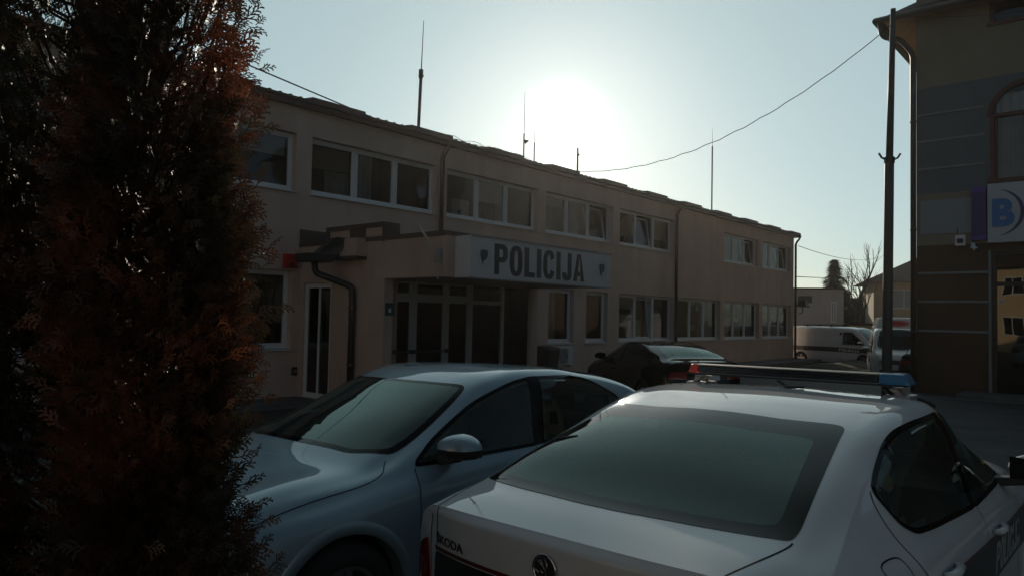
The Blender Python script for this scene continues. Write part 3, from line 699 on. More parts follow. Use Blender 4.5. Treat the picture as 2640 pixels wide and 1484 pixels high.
class Skin:
    def __init__(s, prof, scale=1.):
        """prof: L, tracks [(ytab, ztab)...] from the centre line to the sill, corner index, rear/front centre profiles"""
        s.p = prof; L = prof['L']; x0, x1 = prof['x0'], prof['x1']
        nst = prof.get('nst', 190)
        X = np.linspace(x0, x1, nst)
        trk = prof['tracks']; sg = prof.get('sig', .05)
        P = np.stack([np.stack([smooth_curve(ty, X, sg), smooth_curve(tz, X, sg)], 1) for ty, tz in trk], 1)
        P[:, 0, 0] = 0
        n = prof['n']; V = catmull(P, n)                  # (S,M,2)
        M_ = V.shape[1]; mc = sum(n[:prof['corner']])
        # end warps
        cy_r = V[0, :, 0]; cy_f = V[-1, :, 0]
        kk = np.concatenate([[0], np.cumsum(n)])
        wr = np.interp(np.arange(M_), kk, prof['warp_r']); wf = np.interp(np.arange(M_), kk, prof['warp_f'])
        tr, tf = prof['warp_r'][prof['corner']], prof['warp_f'][prof['corner']]
        pw = prof.get('pw', 2.6)
        wr[:mc+1] = tr*np.abs(cy_r[:mc+1]/cy_r[mc])**pw; wf[:mc+1] = tf*np.abs(cy_f[:mc+1]/cy_f[mc])**pw
        de = prof.get('decay', .55)
        Dr = np.clip(1-(X-x0)/de, 0, 1)**2; Df = np.clip(1-(x1-X)/de, 0, 1)**2
        XX = X[:, None]+Dr[:, None]*wr[None]+Df[:, None]*wf[None]
        G = np.concatenate([XX[..., None], V], 2)          # (S,M,3) left half (y >= 0)
        Gm = G[:, ::-1].copy(); Gm[..., 1] *= -1           # right half, sill -> centre
        full = np.concatenate([Gm[:, :-1], G], 1); C = full.shape[1]
        vs = [full.reshape(-1, 3)]; S = nst
        idx = np.arange(S*C).reshape(S, C)
        f = np.stack([idx[:-1, :-1], idx[:-1, 1:], idx[1:, 1:], idx[1:, :-1]], -1).reshape(-1, 4)
        faces = [f]; off = S*C
        c0 = M_-1-mc; c1 = M_-1+mc                          # columns of the top edge
        def fascia(ring, tab, flip):
            nonlocal off
            top = ring[c0:c1+1]; side = ring[c1:]; ns = len(side); nt_ = len(top)
            xs = top[:, 1]/side[0, 1]; rows = []
            xct = lambda z: pchip([a[0] for a in tab], [a[1] for a in tab], z)
            for r in range(ns):
                q = r/(ns-1)
                z = side[r, 2]+(top[:, 2]-side[0, 2])*(1-q)
                y = xs*side[r, 1]
                xc = xct(np.full(nt_, side[r, 2]+ (top[nt_//2, 2]-side[0, 2])*(1-q)))
                x = side[r, 0]+(xc-side[r, 0])*(1-np.abs(xs)**pw)
                if r == 0: x = top[:, 0]
                rows.append(np.stack([x, y, z], 1))
            g = np.stack(rows); vs.append(g.reshape(-1, 3))
            ii = np.arange(g.shape[0]*g.shape[1]).reshape(g.shape[:2])+off
            f = np.stack([ii[:-1, :-1], ii[:-1, 1:], ii[1:, 1:], ii[1:, :-1]], -1).reshape(-1, 4)
            faces.append(f[:, ::-1] if flip else f); off += g.shape[0]*g.shape[1]
        fascia(full[0], prof['rear'], False); fascia(full[-1], prof['front'], True)
        s.v = np.concatenate(vs); s.f = np.concatenate(faces)
        s.nmain = len(f) if False else (S-1)*(C-1)
        s.bvh = BVHTree.FromPolygons([Vector(v) for v in s.v], [tuple(int(i) for i in q) for q in s.f])
        s.cut = np.zeros(len(s.f), bool)
        fv = s.v[s.f]; s.cent = fv.mean(1)
        nn = np.cross(fv[:, 2]-fv[:, 0], fv[:, 3]-fv[:, 1]); s.nrm = nn/np.maximum(np.linalg.norm(nn, axis=1, keepdims=True), 1e-9)
    # mapping of a drawing plane onto the skin
    def hit(s, proj, u, v):
        if proj == 'L': o, d = Vector((u, 3, v)), Vector((0, -1, 0))
        elif proj == 'R': o, d = Vector((u, -3, v)), Vector((0, 1, 0))
        elif proj == 'T': o, d = Vector((u, v, 4)), Vector((0, 0, -1))
        elif proj == 'B': o, d = Vector((-3, u, v)), Vector((1, 0, 0))
        else: o, d = Vector((9, u, v)), Vector((-1, 0, 0))
        r = s.bvh.ray_cast(o, d)
        if r[0] is None: return None, None
        n = r[1]
        if n.dot(d) > 0: n = -n
        return r[0], n
    def uv(s, proj, c):
        return {'L': c[..., [0, 2]], 'R': c[..., [0, 2]], 'T': c[..., [0, 1]], 'B': c[..., [1, 2]], 'F': c[..., [1, 2]]}[proj]
    def carve(s, proj, poly):
        """drop the skin faces lying wholly inside the outline"""
        q = s.uv(proj, s.v[s.f]); ok = np.ones(len(s.f), bool)
        for k in range(4): ok &= inside(poly, q[:, k])
        c = s.cent
        side = {'L': c[:, 1] > .2, 'R': c[:, 1] < -.2, 'T': np.abs(s.nrm[:, 2]) > .15, 'B': c[:, 0] < s.p['L']/2, 'F': c[:, 0] > s.p['L']/2}[proj]
        if proj in 'LR': side &= np.abs(s.nrm[:, 1]) > .3
        if proj == 'T': side &= c[:, 2] > s.p.get('topmin', .9)
        s.cut |= ok & side
    def build(s, name, m, parent):
        me = bpy.data.meshes.new(name); f = s.f[~s.cut]
        me.from_pydata(s.v.tolist(), [], f.tolist()); me.materials.append(m)
        b = bmesh.new(); b.from_mesh(me); bmesh.ops.remove_doubles(b, verts=b.verts, dist=2e-4)
        bmesh.ops.delete(b, geom=[v for v in b.verts if not v.link_faces], context='VERTS')
        bmesh.ops.recalc_face_normals(b, faces=b.faces); b.to_mesh(me); b.free()
        me.polygons.foreach_set('use_smooth', [True]*len(me.polygons)); me.set_sharp_from_angle(angle=R(32))
        o = bpy.data.objects.new(name, me); col.objects.link(o); o.parent = parent; return o

def inside(poly, q):
    x, y = q[:, 0], q[:, 1]; r = np.zeros(len(q), bool); n = len(poly)
    for i in range(n):
        x1, y1 = poly[i]; x2, y2 = poly[(i+1) % n]
        c = ((y1 > y) != (y2 > y)) & (x < (x2-x1)*(y-y1)/((y2-y1) or 1e-12)+x1); r ^= c
    return r
def rounded(poly, rad=.03, step=.03):
    """round the corners (rad may be a list) and space the outline evenly"""
    n = len(poly); P = [Vector(p) for p in poly]; rads = rad if isinstance(rad, (list, tuple)) else [rad]*n; out = []
    for i in range(n):
        a, b, c = P[i-1], P[i], P[(i+1) % n]; r = min(rads[i], (a-b).length*.45, (c-b).length*.45)
        p0 = b+(a-b).normalized()*r; p1 = b+(c-b).normalized()*r
        for k in range(6):
            t = k/5; out.append((1-t)**2*p0+2*t*(1-t)*b+t*t*p1)
    res = []
    for i in range(len(out)):
        a, b = out[i], out[(i+1) % len(out)]; k = max(1, int((b-a).length/step))
        if (b-a).length < 1e-4: continue
        for j in range(k): res.append(tuple(a+(b-a)*(j/k)))
    return res
def inset(poly, d):
    n = len(poly); A = sum(poly[i][0]*poly[(i+1) % n][1]-poly[(i+1) % n][0]*poly[i][1] for i in range(n))
    sg = 1 if A > 0 else -1; out = []
    for i in range(n):
        a, b, c = Vector(poly[i-1]), Vector(poly[i]), Vector(poly[(i+1) % n])
        t = ((b-a).normalized()+(c-b).normalized())
        t = t.normalized() if t.length > 1e-6 else (c-b).normalized()
        out.append((b[0]-t[1]*d*sg, b[1]+t[0]*d*sg))
    return out
def ring_patch(sk, proj, A, B, off, name, m, parent, offb=None, steps=5):
    vs = []; n = len(A); last = Vector((0, 0, 0)); offb = off if offb is None else offb
    for q in range(steps+1):
        t = q/steps
        for (u0, v0), (u1, v1) in zip(A, B):
            h, nn = sk.hit(proj, u0+(u1-u0)*t, v0+(v1-v0)*t)
            if h is None: h, nn = last, Vector((0, 0, 0))
            last = h; vs.append(tuple(h+nn*(off+(offb-off)*t)))
    b = MB(); b.add(vs, [(q*n+i, q*n+(i+1) % n, (q+1)*n+(i+1) % n, (q+1)*n+i) for q in range(steps) for i in range(n)])
    return b.build(name, m, parent, smooth=True)
def patch(sk, proj, poly, off, name, m, parent, step=.035, edge=True):
    """fill an outline with a fine sheet that follows the skin at a set height above it"""
    xs = [p[0] for p in poly]; ys = [p[1] for p in poly]
    gx, gy = np.meshgrid(np.arange(min(xs)+step/2, max(xs), step), np.arange(min(ys)+step/2, max(ys), step))
    q = np.stack([gx.ravel(), gy.ravel()], 1); q = q[inside(inset(poly, step*.45), q)] if len(q) else q
    n = len(poly); pts = [Vector(p) for p in poly]+[Vector(p) for p in q]
    r = delaunay_2d_cdt(pts, [(i, (i+1) % n) for i in range(n)], [], 1, 1e-6)
    vs = []; last = Vector((0, 0, 0))
    for p in r[0]:
        h, nn = sk.hit(proj, p[0], p[1])
        if h is None: h, nn = last, Vector((0, 0, 0))
        last = h; vs.append(tuple(h+nn*off))
    fs = [tuple(f) for f in r[2]]
    if edge and off > .002:                                # a rim down to the skin
        k = len(vs); loop = []
        for u, v in poly:
            h, nn = sk.hit(proj, u, v)
            if h is None: h, nn = last, Vector((0, 0, 0))
            loop.append((tuple(h+nn*off), tuple(h-nn*.004)))
        vs += [a for a, _ in loop]+[b_ for _, b_ in loop]
        fs += [(k+i, k+(i+1) % n, k+n+(i+1) % n, k+n+i) for i in range(n)]
    want = {'L': (0, 1, 0), 'R': (0, -1, 0), 'T': (0, 0, 1), 'B': (-1, 0, 0), 'F': (1, 0, 0)}[proj]; nf = len(r[2])
    for i in range(nf):
        a, b_, c = (Vector(vs[j]) for j in fs[i][:3])
        if (b_-a).cross(c-a).dot(Vector(want)) < 0: fs[i] = fs[i][::-1]
    b = MB(); b.add(vs, fs)
    return b.build(name, m, parent, smooth=True, fixn=False)
def ribbon(sk, proj, pts, width, off, name, m, parent, step=.02):
    P = [Vector(p) for p in pts]; D = []
    for _ in range(3 if len(P) > 2 else 0):              # round the line's corners
        Q = [P[0]]
        for a, b_ in zip(P[:-1], P[1:]): Q += [a*.75+b_*.25, a*.25+b_*.75]
        P = Q+[P[-1]]
    for i in range(len(P)-1):
        k = max(1, int((P[i+1]-P[i]).length/step))
        D += [P[i]+(P[i+1]-P[i])*(j/k) for j in range(k)]
    D.append(P[-1]); H = []
    for p in D:
        h, nn = sk.hit(proj, p[0], p[1])
        if h is not None: H.append((h+nn*off, nn))
    vs = []
    for i, (h, nn) in enumerate(H):
        t = H[min(i+1, len(H)-1)][0]-H[max(i-1, 0)][0]; s = t.cross(nn).normalized()*width/2
        vs += [tuple(h+s), tuple(h-s)]
    b = MB(); b.add(vs, [(2*i, 2*i+1, 2*i+3, 2*i+2) for i in range(len(H)-1)])
    return b.build(name, m, parent, fixn=False)

def wheel(parent, x, y, r, wd, m_rim):
    sgn = 1 if y > 0 else -1; n = 40
    b = MB(); prof = [(r*.66, -.5), (r*.72, -.56), (r*.93, -.5), (r, -.33), (r, .33), (r*.93, .5), (r*.72, .56), (r*.66, .5)]
    vs = []
    for k in range(n):
        a = 2*math.pi*k/n
        for rr, o in prof: vs.append((x+rr*math.cos(a), y+o*wd*sgn, r+rr*math.sin(a)))
    q = len(prof); b.add(vs, [(k*q+j, k*q+(j+1) % q, ((k+1) % n)*q+(j+1) % q, ((k+1) % n)*q+j) for k in range(n) for j in range(q)])
    wo = b.build('wheel', MT['rubber'], parent, smooth=True)
    b = MB(); ri = r*.66
    b.tube([(x, y+.1*wd*sgn, r), (x, y+.42*wd*sgn, r)], .06, 14)
    for k in range(5):
        a = 2*math.pi*k/5+.3
        for da in (-.16, .16):
            c, s_ = math.cos(a), math.sin(a); c2, s2 = math.cos(a+da), math.sin(a+da); t = .022
            b.hexa([(x+.05*c-t*s_, y+.25*wd*sgn, r+.05*s_+t*c), (x+.05*c+t*s_, y+.25*wd*sgn, r+.05*s_-t*c),
                    (x+ri*c2+t*s2, y+.30*wd*sgn, r+ri*s2-t*c2), (x+ri*c2-t*s2, y+.30*wd*sgn, r+ri*s2+t*c2),
                    (x+.05*c-t*s_, y+.42*wd*sgn, r+.05*s_+t*c), (x+.05*c+t*s_, y+.42*wd*sgn, r+.05*s_-t*c),
                    (x+ri*c2+t*s2, y+.46*wd*sgn, r+ri*s2-t*c2), (x+ri*c2-t*s2, y+.46*wd*sgn, r+ri*s2+t*c2)])
    vs = []
    for k in range(n):
        a = 2*math.pi*k/n
        for rr, o in ((ri+.004, -.45), (ri+.004, .5), (ri-.02, .44), (ri-.02, -.45)): vs.append((x+rr*math.cos(a), y+o*wd*sgn, r+rr*math.sin(a)))
    b.add(vs, [(k*4+j, k*4+(j+1) % 4, ((k+1) % n)*4+(j+1) % 4, ((k+1) % n)*4+j) for k in range(n) for j in range(4)])
    b.build('rim', m_rim, wo)
    b = MB(); b.tube([(x, y-.05*wd*sgn, r), (x, y+.02*wd*sgn, r)], r*.45, 24); b.build('brake_disc', MT['grey_metal'], wo)

def seat(b, x, y, z=.28, w=.25):
    def rb(p): b.hexa(p)
    rb([(x-.25,y-w,z),(x+.27,y-w,z),(x+.27,y+w,z),(x-.25,y+w,z),(x-.25,y-w,z+.17),(x+.27,y-w,z+.22),(x+.27,y+w,z+.22),(x-.25,y+w,z+.17)])
    rb([(x-.34,y-w,z+.12),(x-.18,y-w,z+.12),(x-.18,y+w,z+.12),(x-.34,y+w,z+.12),(x-.55,y-w*.82,z+.78),(x-.44,y-w*.82,z+.78),(x-.44,y+w*.82,z+.78),(x-.55,y+w*.82,z+.78)])
    rb([(x-.56,y-.13,z+.83),(x-.46,y-.13,z+.83),(x-.46,y+.13,z+.83),(x-.56,y+.13,z+.83),(x-.57,y-.11,z+1.0),(x-.50,y-.11,z+1.0),(x-.50,y+.11,z+1.0),(x-.57,y+.11,z+1.0)])

def make_sedan(root, paint, P, o):
    """P: profile, o: outlines and options of this car"""
    sk = Skin(P)
    # wheel arches
    for ax, az, ar in o['arches']:
        q = sk.v[sk.f]; dd = np.hypot(q[..., 0]-ax, q[..., 2]-az).min(1)
        sk.cut |= (dd < ar+.014) & (np.abs(sk.cent[:, 1]) > .45) & (np.abs(sk.nrm[:, 2]) < .9)
    panes = []
    for proj, poly, rad, fr, nm, gm in o['panes']:
        for pj in (('L', 'R') if proj == 'L' else (proj,)):
            out = rounded(poly, rad); panes.append((pj, out, fr, nm, gm)); sk.carve(pj, inset(out, .012))
    body = sk.build('body', paint, root)
    for pj, out, fr, nm, gm in panes:
        inn = [fr(p) for p in out] if callable(fr) else inset(out, fr)
        ob = patch(sk, pj, inn, .0012, nm, gm, root, step=.05, edge=False)
        ring_patch(sk, pj, out, inn, .0022, 'window_seal', MT['frit'], ob, offb=.0014)
    for ax, az, ar in o['arches']:
        for pj, sy in (('L', 1), ('R', -1)):
            A, B, Cc = [], [], []
            for a in range(-6, 55):
                an = a*math.pi/48
                if az+(ar+.062)*math.sin(an) < .17: continue
                A.append((ax+(ar+.062)*math.cos(an), az+(ar+.062)*math.sin(an))); B.append((ax+ar*math.cos(an), az+ar*math.sin(an)))
            vs = []; last = None
            for (u, v), (u2, v2) in zip(A, B):
                h, nn = sk.hit(pj, u, v); 
                if h is None:
                    if last is None: continue
                    h, nn = last
                last = (h, nn); h2 = Vector((u2, h.y+sy*.004, v2)); h3 = Vector((u2, h.y-sy*.09, v2))
                vs += [tuple(h+nn*.0008), tuple(h.lerp(h2, .3)+Vector((0, sy*.009, 0))), tuple(h2+Vector((0, sy*.006, 0))), tuple(h2-Vector((0, sy*.008, 0))), tuple(h3)]
            n = len(vs)//5; b = MB(); b.add(vs, [(5*i+j, 5*i+j+1, 5*i+5+j+1, 5*i+5+j) for i in range(n-1) for j in range(4)])
            b.build('wheel_arch', o.get('arch_mat', paint), root, smooth=True)
    b = MB()                                               # dark wheel housings, floor and engine bay
    for ax, az, ar in o['arches']:
        n = 20; vs = []
        for sy in (-1, 1):
            vs = []
            for k in range(n+1):
                a = math.pi*k/n; vs += [(ax+(ar+.03)*math.cos(a), sy*(P['half']-.07), az+(ar+.03)*math.sin(a)), (ax+(ar+.03)*math.cos(a), sy*(P['half']-.34), az+(ar+.03)*math.sin(a))]
            b.add(vs, [(2*i, 2*i+1, 2*i+3, 2*i+2) for i in range(n)])
            b.add([vs[2*i+1] for i in range(n+1)], [tuple(range(n+1))])
    ax0, ax1 = o['arches'][0][0], o['arches'][1][0]
    b.box(.2, P['L']-.2, -P['half']+.36, P['half']-.36, .16, .26)
    b.box(ax0+.4, ax1-.42, -P['half']+.06, P['half']-.06, .17, .27)
    b.build('underbody', MT['black_plastic'], root)
    for ax, az, ar in o['arches']:
        for sy in (-1, 1): wheel(root, ax, sy*(P['half']-.115), o['wheel_r'], .20, MT['rim'])
    # cabin
    if o.get('cabin', True):
        b = MB()
        for sy in (-1, 1): seat(b, ax1-1.35, sy*.37)
        b.box(ax0+.05, ax0+.6, -.62, .62, .3, .52)
        b.hexa([(ax0-.0,-.62,.5),(ax0+.16,-.62,.5),(ax0+.16,.62,.5),(ax0-.0,.62,.5),(ax0-.22,-.56,1.02),(ax0-.10,-.56,1.02),(ax0-.10,.56,1.02),(ax0-.22,.56,1.02)])
        for yy in (-.36, .36, 0): b.hexa([(ax0-.22,yy-.13,1.03),(ax0-.12,yy-.13,1.03),(ax0-.12,yy+.13,1.03),(ax0-.22,yy+.13,1.03),(ax0-.24,yy-.1,1.17),(ax0-.16,yy-.1,1.17),(ax0-.16,yy+.1,1.17),(ax0-.24,yy+.1,1.17)])
        b.build('seat', MT['upholstery'], root, bevel=.02)
        b = MB(); xw = o['cowl']
        b.hexa([(xw-.62,-.68,.62),(xw+.05,-.66,.62),(xw+.05,.66,.62),(xw-.62,.68,.62),(xw-.55,-.68,.88),(xw+.05,-.62,.9),(xw+.05,.62,.9),(xw-.55,.68,.88)])
        b.tube([(xw-.72+.02*math.cos(a*math.pi/8), .37+.18*math.sin(a*math.pi/8), .88+.18*math.cos(a*math.pi/8)) for a in range(17)], .014, 6, False)
        b.build('dashboard', MT['black_plastic'], root)
        b = MB(); b.hexa([(.5,-.60,o['belt_r']-.04),(ax0-.2,-.66,o['belt_r']-.05),(ax0-.2,.66,o['belt_r']-.05),(.5,.60,o['belt_r']-.04),(.5,-.60,o['belt_r']-.02),(ax0-.2,-.66,o['belt_r']-.03),(ax0-.2,.66,o['belt_r']-.03),(.5,.6,o['belt_r']-.02)])
        b.build('parcel_shelf', MT['upholstery'], root)
    for proj, pts in o['seams']:
        for pj in (('L', 'R') if proj == 'L' else (proj,)):
            ribbon(sk, pj, pts, .006, .0012, 'panel_gap', MT['seam'], root)
    for proj, poly, rad, off, nm, m_ in o['patches']:
        for pj in (('L', 'R') if proj == 'L' else (proj,)):
            patch(sk, pj, rounded(poly, rad, .02), off, nm, m_, root, step=.03)
    if o.get('pillar'):
        for pj in 'LR': patch(sk, pj, rounded(PILLAR, .003, .02), .0024, 'door_pillar', MT['frit'], root, step=.03, edge=False)
    # handles
    for hx, hz in o['handles']:
        for pj, sy in (('L', 1), ('R', -1)):
            h, nn = sk.hit(pj, hx, hz); b = MB()
            b.tube([(hx-.10, h.y+sy*.006, hz+.004), (hx-.085, h.y+sy*.028, hz+.004), (hx, h.y+sy*.034, hz), (hx+.085, h.y+sy*.028, hz-.004), (hx+.10, h.y+sy*.004, hz-.004)], [.010, .015, .017, .015, .010], 10)
            b.build('door_handle', paint, root, smooth=True)
    # mirrors
    mx, my, mz = o['mirror']
    for sy in o.get('mirror_sides', (-1, 1)):
        b = MB(); n, k2 = 18, 10; vs = []                   # rounded shell, flat to the rear
        for i in range(n):
            for j in range(k2+1):
                th = 2*math.pi*i/n; ph = math.pi*j/k2-math.pi/2
                cx_, cy_, cz_ = math.cos(ph)*math.cos(th), math.cos(ph)*math.sin(th), math.sin(ph)
                def se(v, e): return math.copysign(abs(v)**e, v)
                xx = se(cx_, .8); xx = xx*.12 if xx > 0 else xx*.035
                yy = se(cy_, .7)*.128; zz = se(cz_, .7)*(.080*(1-.35*abs(yy/.128)**2) if cz_ > 0 else .062)
                vs.append((mx+xx-.02*yy/.125, sy*(my+yy), mz+zz))
        fs = [(i*(k2+1)+j, i*(k2+1)+j+1, ((i+1) % n)*(k2+1)+j+1, ((i+1) % n)*(k2+1)+j) for i in range(n) for j in range(k2)]
        top = [f for f in fs if sum(vs[q][2] for q in f)/4 > mz-.012]; bot = [f for f in fs if f not in top]
        b.v = vs; b.f = top; mo = b.build('door_mirror', paint, root, smooth=True)
        b2 = MB(); b2.v = list(vs); b2.f = bot; b2.build('mirror_base', MT['black_plastic'], mo, smooth=True)
        b3 = MB(); h, nn = sk.hit('L' if sy > 0 else 'R', mx+.02, mz-.09)
        hy = abs(h.y) if h is not None else my-.18
        b3.hexa([(mx-.05, sy*(hy-.03), mz-.11), (mx+.07, sy*(hy-.03), mz-.11), (mx+.06, sy*(my-.02), mz-.08), (mx-.02, sy*(my-.02), mz-.08),
                 (mx-.04, sy*(hy-.03), mz-.06), (mx+.06, sy*(hy-.03), mz-.06), (mx+.05, sy*(my-.02), mz-.04), (mx-.02, sy*(my-.02), mz-.04)])
        b3.build('mirror_arm', MT['black_plastic'], mo, bevel=.01)
        b4 = MB(); b4.prism([(sy*(my-.112), mz-.052), (sy*(my+.112), mz-.045), (sy*(my+.112), mz+.050), (sy*(my-.112), mz+.066)], 'x', mx-.040, mx-.037); b4.build('mirror_glass', MT['frit'], mo)
    return sk

def T(*a): return list(a)
# ---- notchback saloon profile (x = 0 at the rear bumper, y to the car's left)
def saloon(L=4.66, H=1.46, dz=0., rake=0., tail=0.):
    e = L-4.66
    zc = [(.13,1.085),(.28,1.112),(.44,1.135),(.80,1.270),(1.10,1.358),(1.40,1.414),(1.80,1.450),(2.10,1.458),(2.38,1.440),(2.62,1.385),(2.85,1.293),(3.15,1.168),(3.42,1.048),(3.56,.985),(3.80,.945),(4.15,.89),(4.40,.83),(4.56,.755)]
    hs = (H-1.085)/(1.46-1.085)
    zc = [(x+(e if x > 3.9 else 0), (1.085+(z-1.085)*hs if z > 1.085 else z)+dz) for x, z in zc]
    hump = lambda x, z: tail*math.exp(-((x-.92)/.36)**2) if z > 1.12 else 0.
    zc = [(x, z+hump(x, z)) for x, z in zc]
    zs = lambda tab: [(x+(e if x > 3.9 else 0), (1.085+(z-1.085)*hs if z > 1.085 else z)+dz+hump(x, z)) for x, z in tab]
    ye = lambda tab: [(x+(e if x > 3.9 else 0), y) for x, y in tab]
    half = lambda f: None
    tr = [
        ([(0,0),(L,0)], zc),
        (ye([(.13,.33),(.44,.36),(1.1,.33),(2,.33),(2.6,.32),(3.4,.38),(3.8,.38),(4.5,.34)]),
         zs([(.13,1.083),(.28,1.108),(.44,1.130),(.80,1.255),(1.10,1.340),(1.40,1.400),(1.80,1.444),(2.10,1.450),(2.38,1.431),(2.62,1.374),(2.85,1.281),(3.15,1.156),(3.42,1.036),(3.56,.975),(3.80,.933),(4.15,.878),(4.40,.817),(4.56,.745)])),
        (ye([(.13,.56),(.44,.60),(1.1,.545),(1.4,.55),(2,.58),(2.35,.56),(2.62,.55),(3.15,.615),(3.42,.665),(3.8,.64),(4.5,.54)]),
         zs([(.13,1.078),(.28,1.098),(.44,1.115),(.80,1.230),(1.10,1.312),(1.40,1.382),(1.80,1.436),(2.10,1.443),(2.38,1.415),(2.62,1.340),(2.85,1.240),(3.10,1.122),(3.35,1.010),(3.50,.957),(3.80,.932),(4.15,.881),(4.40,.816),(4.56,.735)])),
        (ye([(.13,.62),(.44,.665),(.8,.645),(1.1,.635),(1.4,.650),(2,.678),(2.35,.655),(2.62,.645),(2.85,.660),(3.15,.705),(3.42,.745),(3.8,.72),(4.2,.68),(4.56,.58)]),
         zs([(.13,1.070),(.28,1.085),(.44,1.100),(.80,1.203),(1.10,1.285),(1.40,1.360),(1.80,1.420),(2.10,1.425),(2.38,1.386),(2.62,1.295),(2.85,1.190),(3.10,1.066),(3.30,.975),(3.45,.935),(3.80,.900),(4.15,.85),(4.40,.785),(4.56,.71)])),
        (ye([(.13,.665),(.44,.715),(.8,.705),(1.1,.712),(1.4,.728),(2,.755),(2.35,.738),(2.62,.73),(2.85,.745),(3.15,.778),(3.42,.790),(3.8,.765),(4.2,.72),(4.56,.62)]),
         zs([(.13,1.050),(.28,1.062),(.44,1.075),(.80,1.138),(1.10,1.20),(1.40,1.262),(1.80,1.322),(2.10,1.325),(2.38,1.275),(2.62,1.185),(2.85,1.105),(3.10,1.018),(3.30,.950),(3.45,.915),(3.80,.875),(4.15,.825),(4.40,.76),(4.56,.69)])),
        (ye([(.13,.70),(.44,.765),(.8,.79),(1.1,.815),(1.6,.835),(2.2,.85),(2.8,.845),(3.15,.832),(3.42,.825),(3.8,.805),(4.2,.765),(4.56,.655)]),
         zs([(.13,1.02),(.44,1.04),(.8,1.045),(1.1,1.035),(1.6,1.01),(2.2,.985),(2.8,.955),(3.15,.925),(3.42,.890),(3.8,.835),(4.2,.785),(4.56,.66)])),
        (ye([(.13,.75),(.44,.825),(.8,.86),(1.1,.876),(1.6,.885),(2.2,.890),(2.8,.888),(3.2,.882),(3.7,.872),(4.2,.82),(4.56,.70)]),
         zs([(.13,.93),(.44,.955),(.8,.955),(1.1,.945),(1.6,.925),(2.2,.905),(2.8,.88),(3.2,.855),(3.7,.80),(4.2,.73),(4.56,.60)])),
        (ye([(.13,.775),(.44,.86),(.8,.892),(1.1,.902),(1.6,.903),(2.2,.905),(2.8,.905),(3.2,.902),(3.7,.898),(4.2,.845),(4.56,.72)]),
         zs([(.13,.80),(.44,.84),(.8,.84),(1.1,.83),(2.2,.80),(2.8,.78),(3.2,.76),(3.7,.72),(4.2,.65),(4.56,.54)])),
        (ye([(.13,.80),(.44,.885),(.8,.905),(1.1,.908),(2.2,.895),(3.2,.898),(3.7,.905),(4.2,.86),(4.56,.74)]),
         zs([(.13,.62),(.44,.62),(1.1,.60),(2.2,.56),(3.2,.55),(3.7,.54),(4.2,.50),(4.56,.45)])),
        (ye([(.13,.80),(.44,.875),(.8,.89),(1.1,.89),(2.2,.878),(3.2,.88),(3.7,.885),(4.2,.85),(4.56,.73)]),
         zs([(.13,.42),(.44,.38),(1.1,.34),(2.2,.32),(3.2,.32),(3.7,.32),(4.2,.32),(4.56,.32)])),
        (ye([(.13,.74),(.44,.81),(1.1,.82),(2.2,.82),(3.2,.82),(3.7,.82),(4.2,.79),(4.56,.67)]),
         zs([(.13,.27),(.44,.22),(1.1,.20),(2.2,.19),(3.2,.19),(3.7,.19),(4.2,.19),(4.56,.20)])),
    ]
    rear = [(.2,.10),(.32,.03),(.50,.0),(.62,.0),(.68,.05),(.76,.10),(.90,.105),(1.0,.10),(1.05,.10),(1.085,.13)]
    front = [(.2,L-.12),(.3,L-.03),(.45,L),(.55,L-.01),(.62,L-.03),(.70,L-.06),(.755,L-.10)]
    return dict(L=L, x0=.13, x1=L-.10, tracks=tr, n=[6, 5, 4, 4, 6, 5, 5, 6, 6, 4], corner=3, half=.905, nst=200,
                warp_r=[0,0,0,.035,.045,.06,.09,.115,.13,.13,.13], warp_f=[0,0,0,-.10,-.12,-.16,-.22,-.27,-.29,-.29,-.25],
                rear=rear, front=front, sig=.045, pw=3., decay=.5)
SIDE_R = [(1.14,1.075),(1.075,1.19),(1.18,1.245),(1.35,1.322),(1.50,1.362),(1.70,1.385),(2.03,1.392),(2.13,.965),(1.50,1.000),(1.25,1.022)]   # rear door pane
SIDE_F = [(2.20,.962),(2.115,1.390),(2.25,1.372),(2.40,1.331),(2.60,1.262),(2.80,1.168),(3.025,1.059),(3.148,.984),(3.17,.95),(2.98,.947),(2.67,.956)]
PILLAR = [(2.125,.968),(2.205,.965),(2.122,1.391),(2.022,1.392)]
WIND = [(3.28,-.70),(3.41,-.54),(3.44,-.27),(3.445,0),(3.44,.27),(3.41,.54),(3.28,.70),(3.115,.70),(2.91,.670),(2.69,.630),(2.56,.59),(2.62,.43),(2.66,.2),(2.665,0),(2.66,-.2),(2.62,-.43),(2.56,-.59),(2.69,-.630),(2.91,-.670),(3.115,-.70)]
REAR = [(.46,-.55),(.427,-.385),(.40,-.105),(.398,0),(.40,.105),(.427,.385),(.46,.55),(.50,.645),(.57,.648),(.693,.634),(.956,.600),(1.255,.560),(1.375,.545),(1.315,.297),(1.305,0),(1.315,-.297),(1.375,-.545),(1.255,-.560),(.956,-.600),(.693,-.634),(.57,-.648),(.50,-.645)]
def rear_inner(p): return (.475+(p[0]-.40)/.975*.70, p[1]*.895)
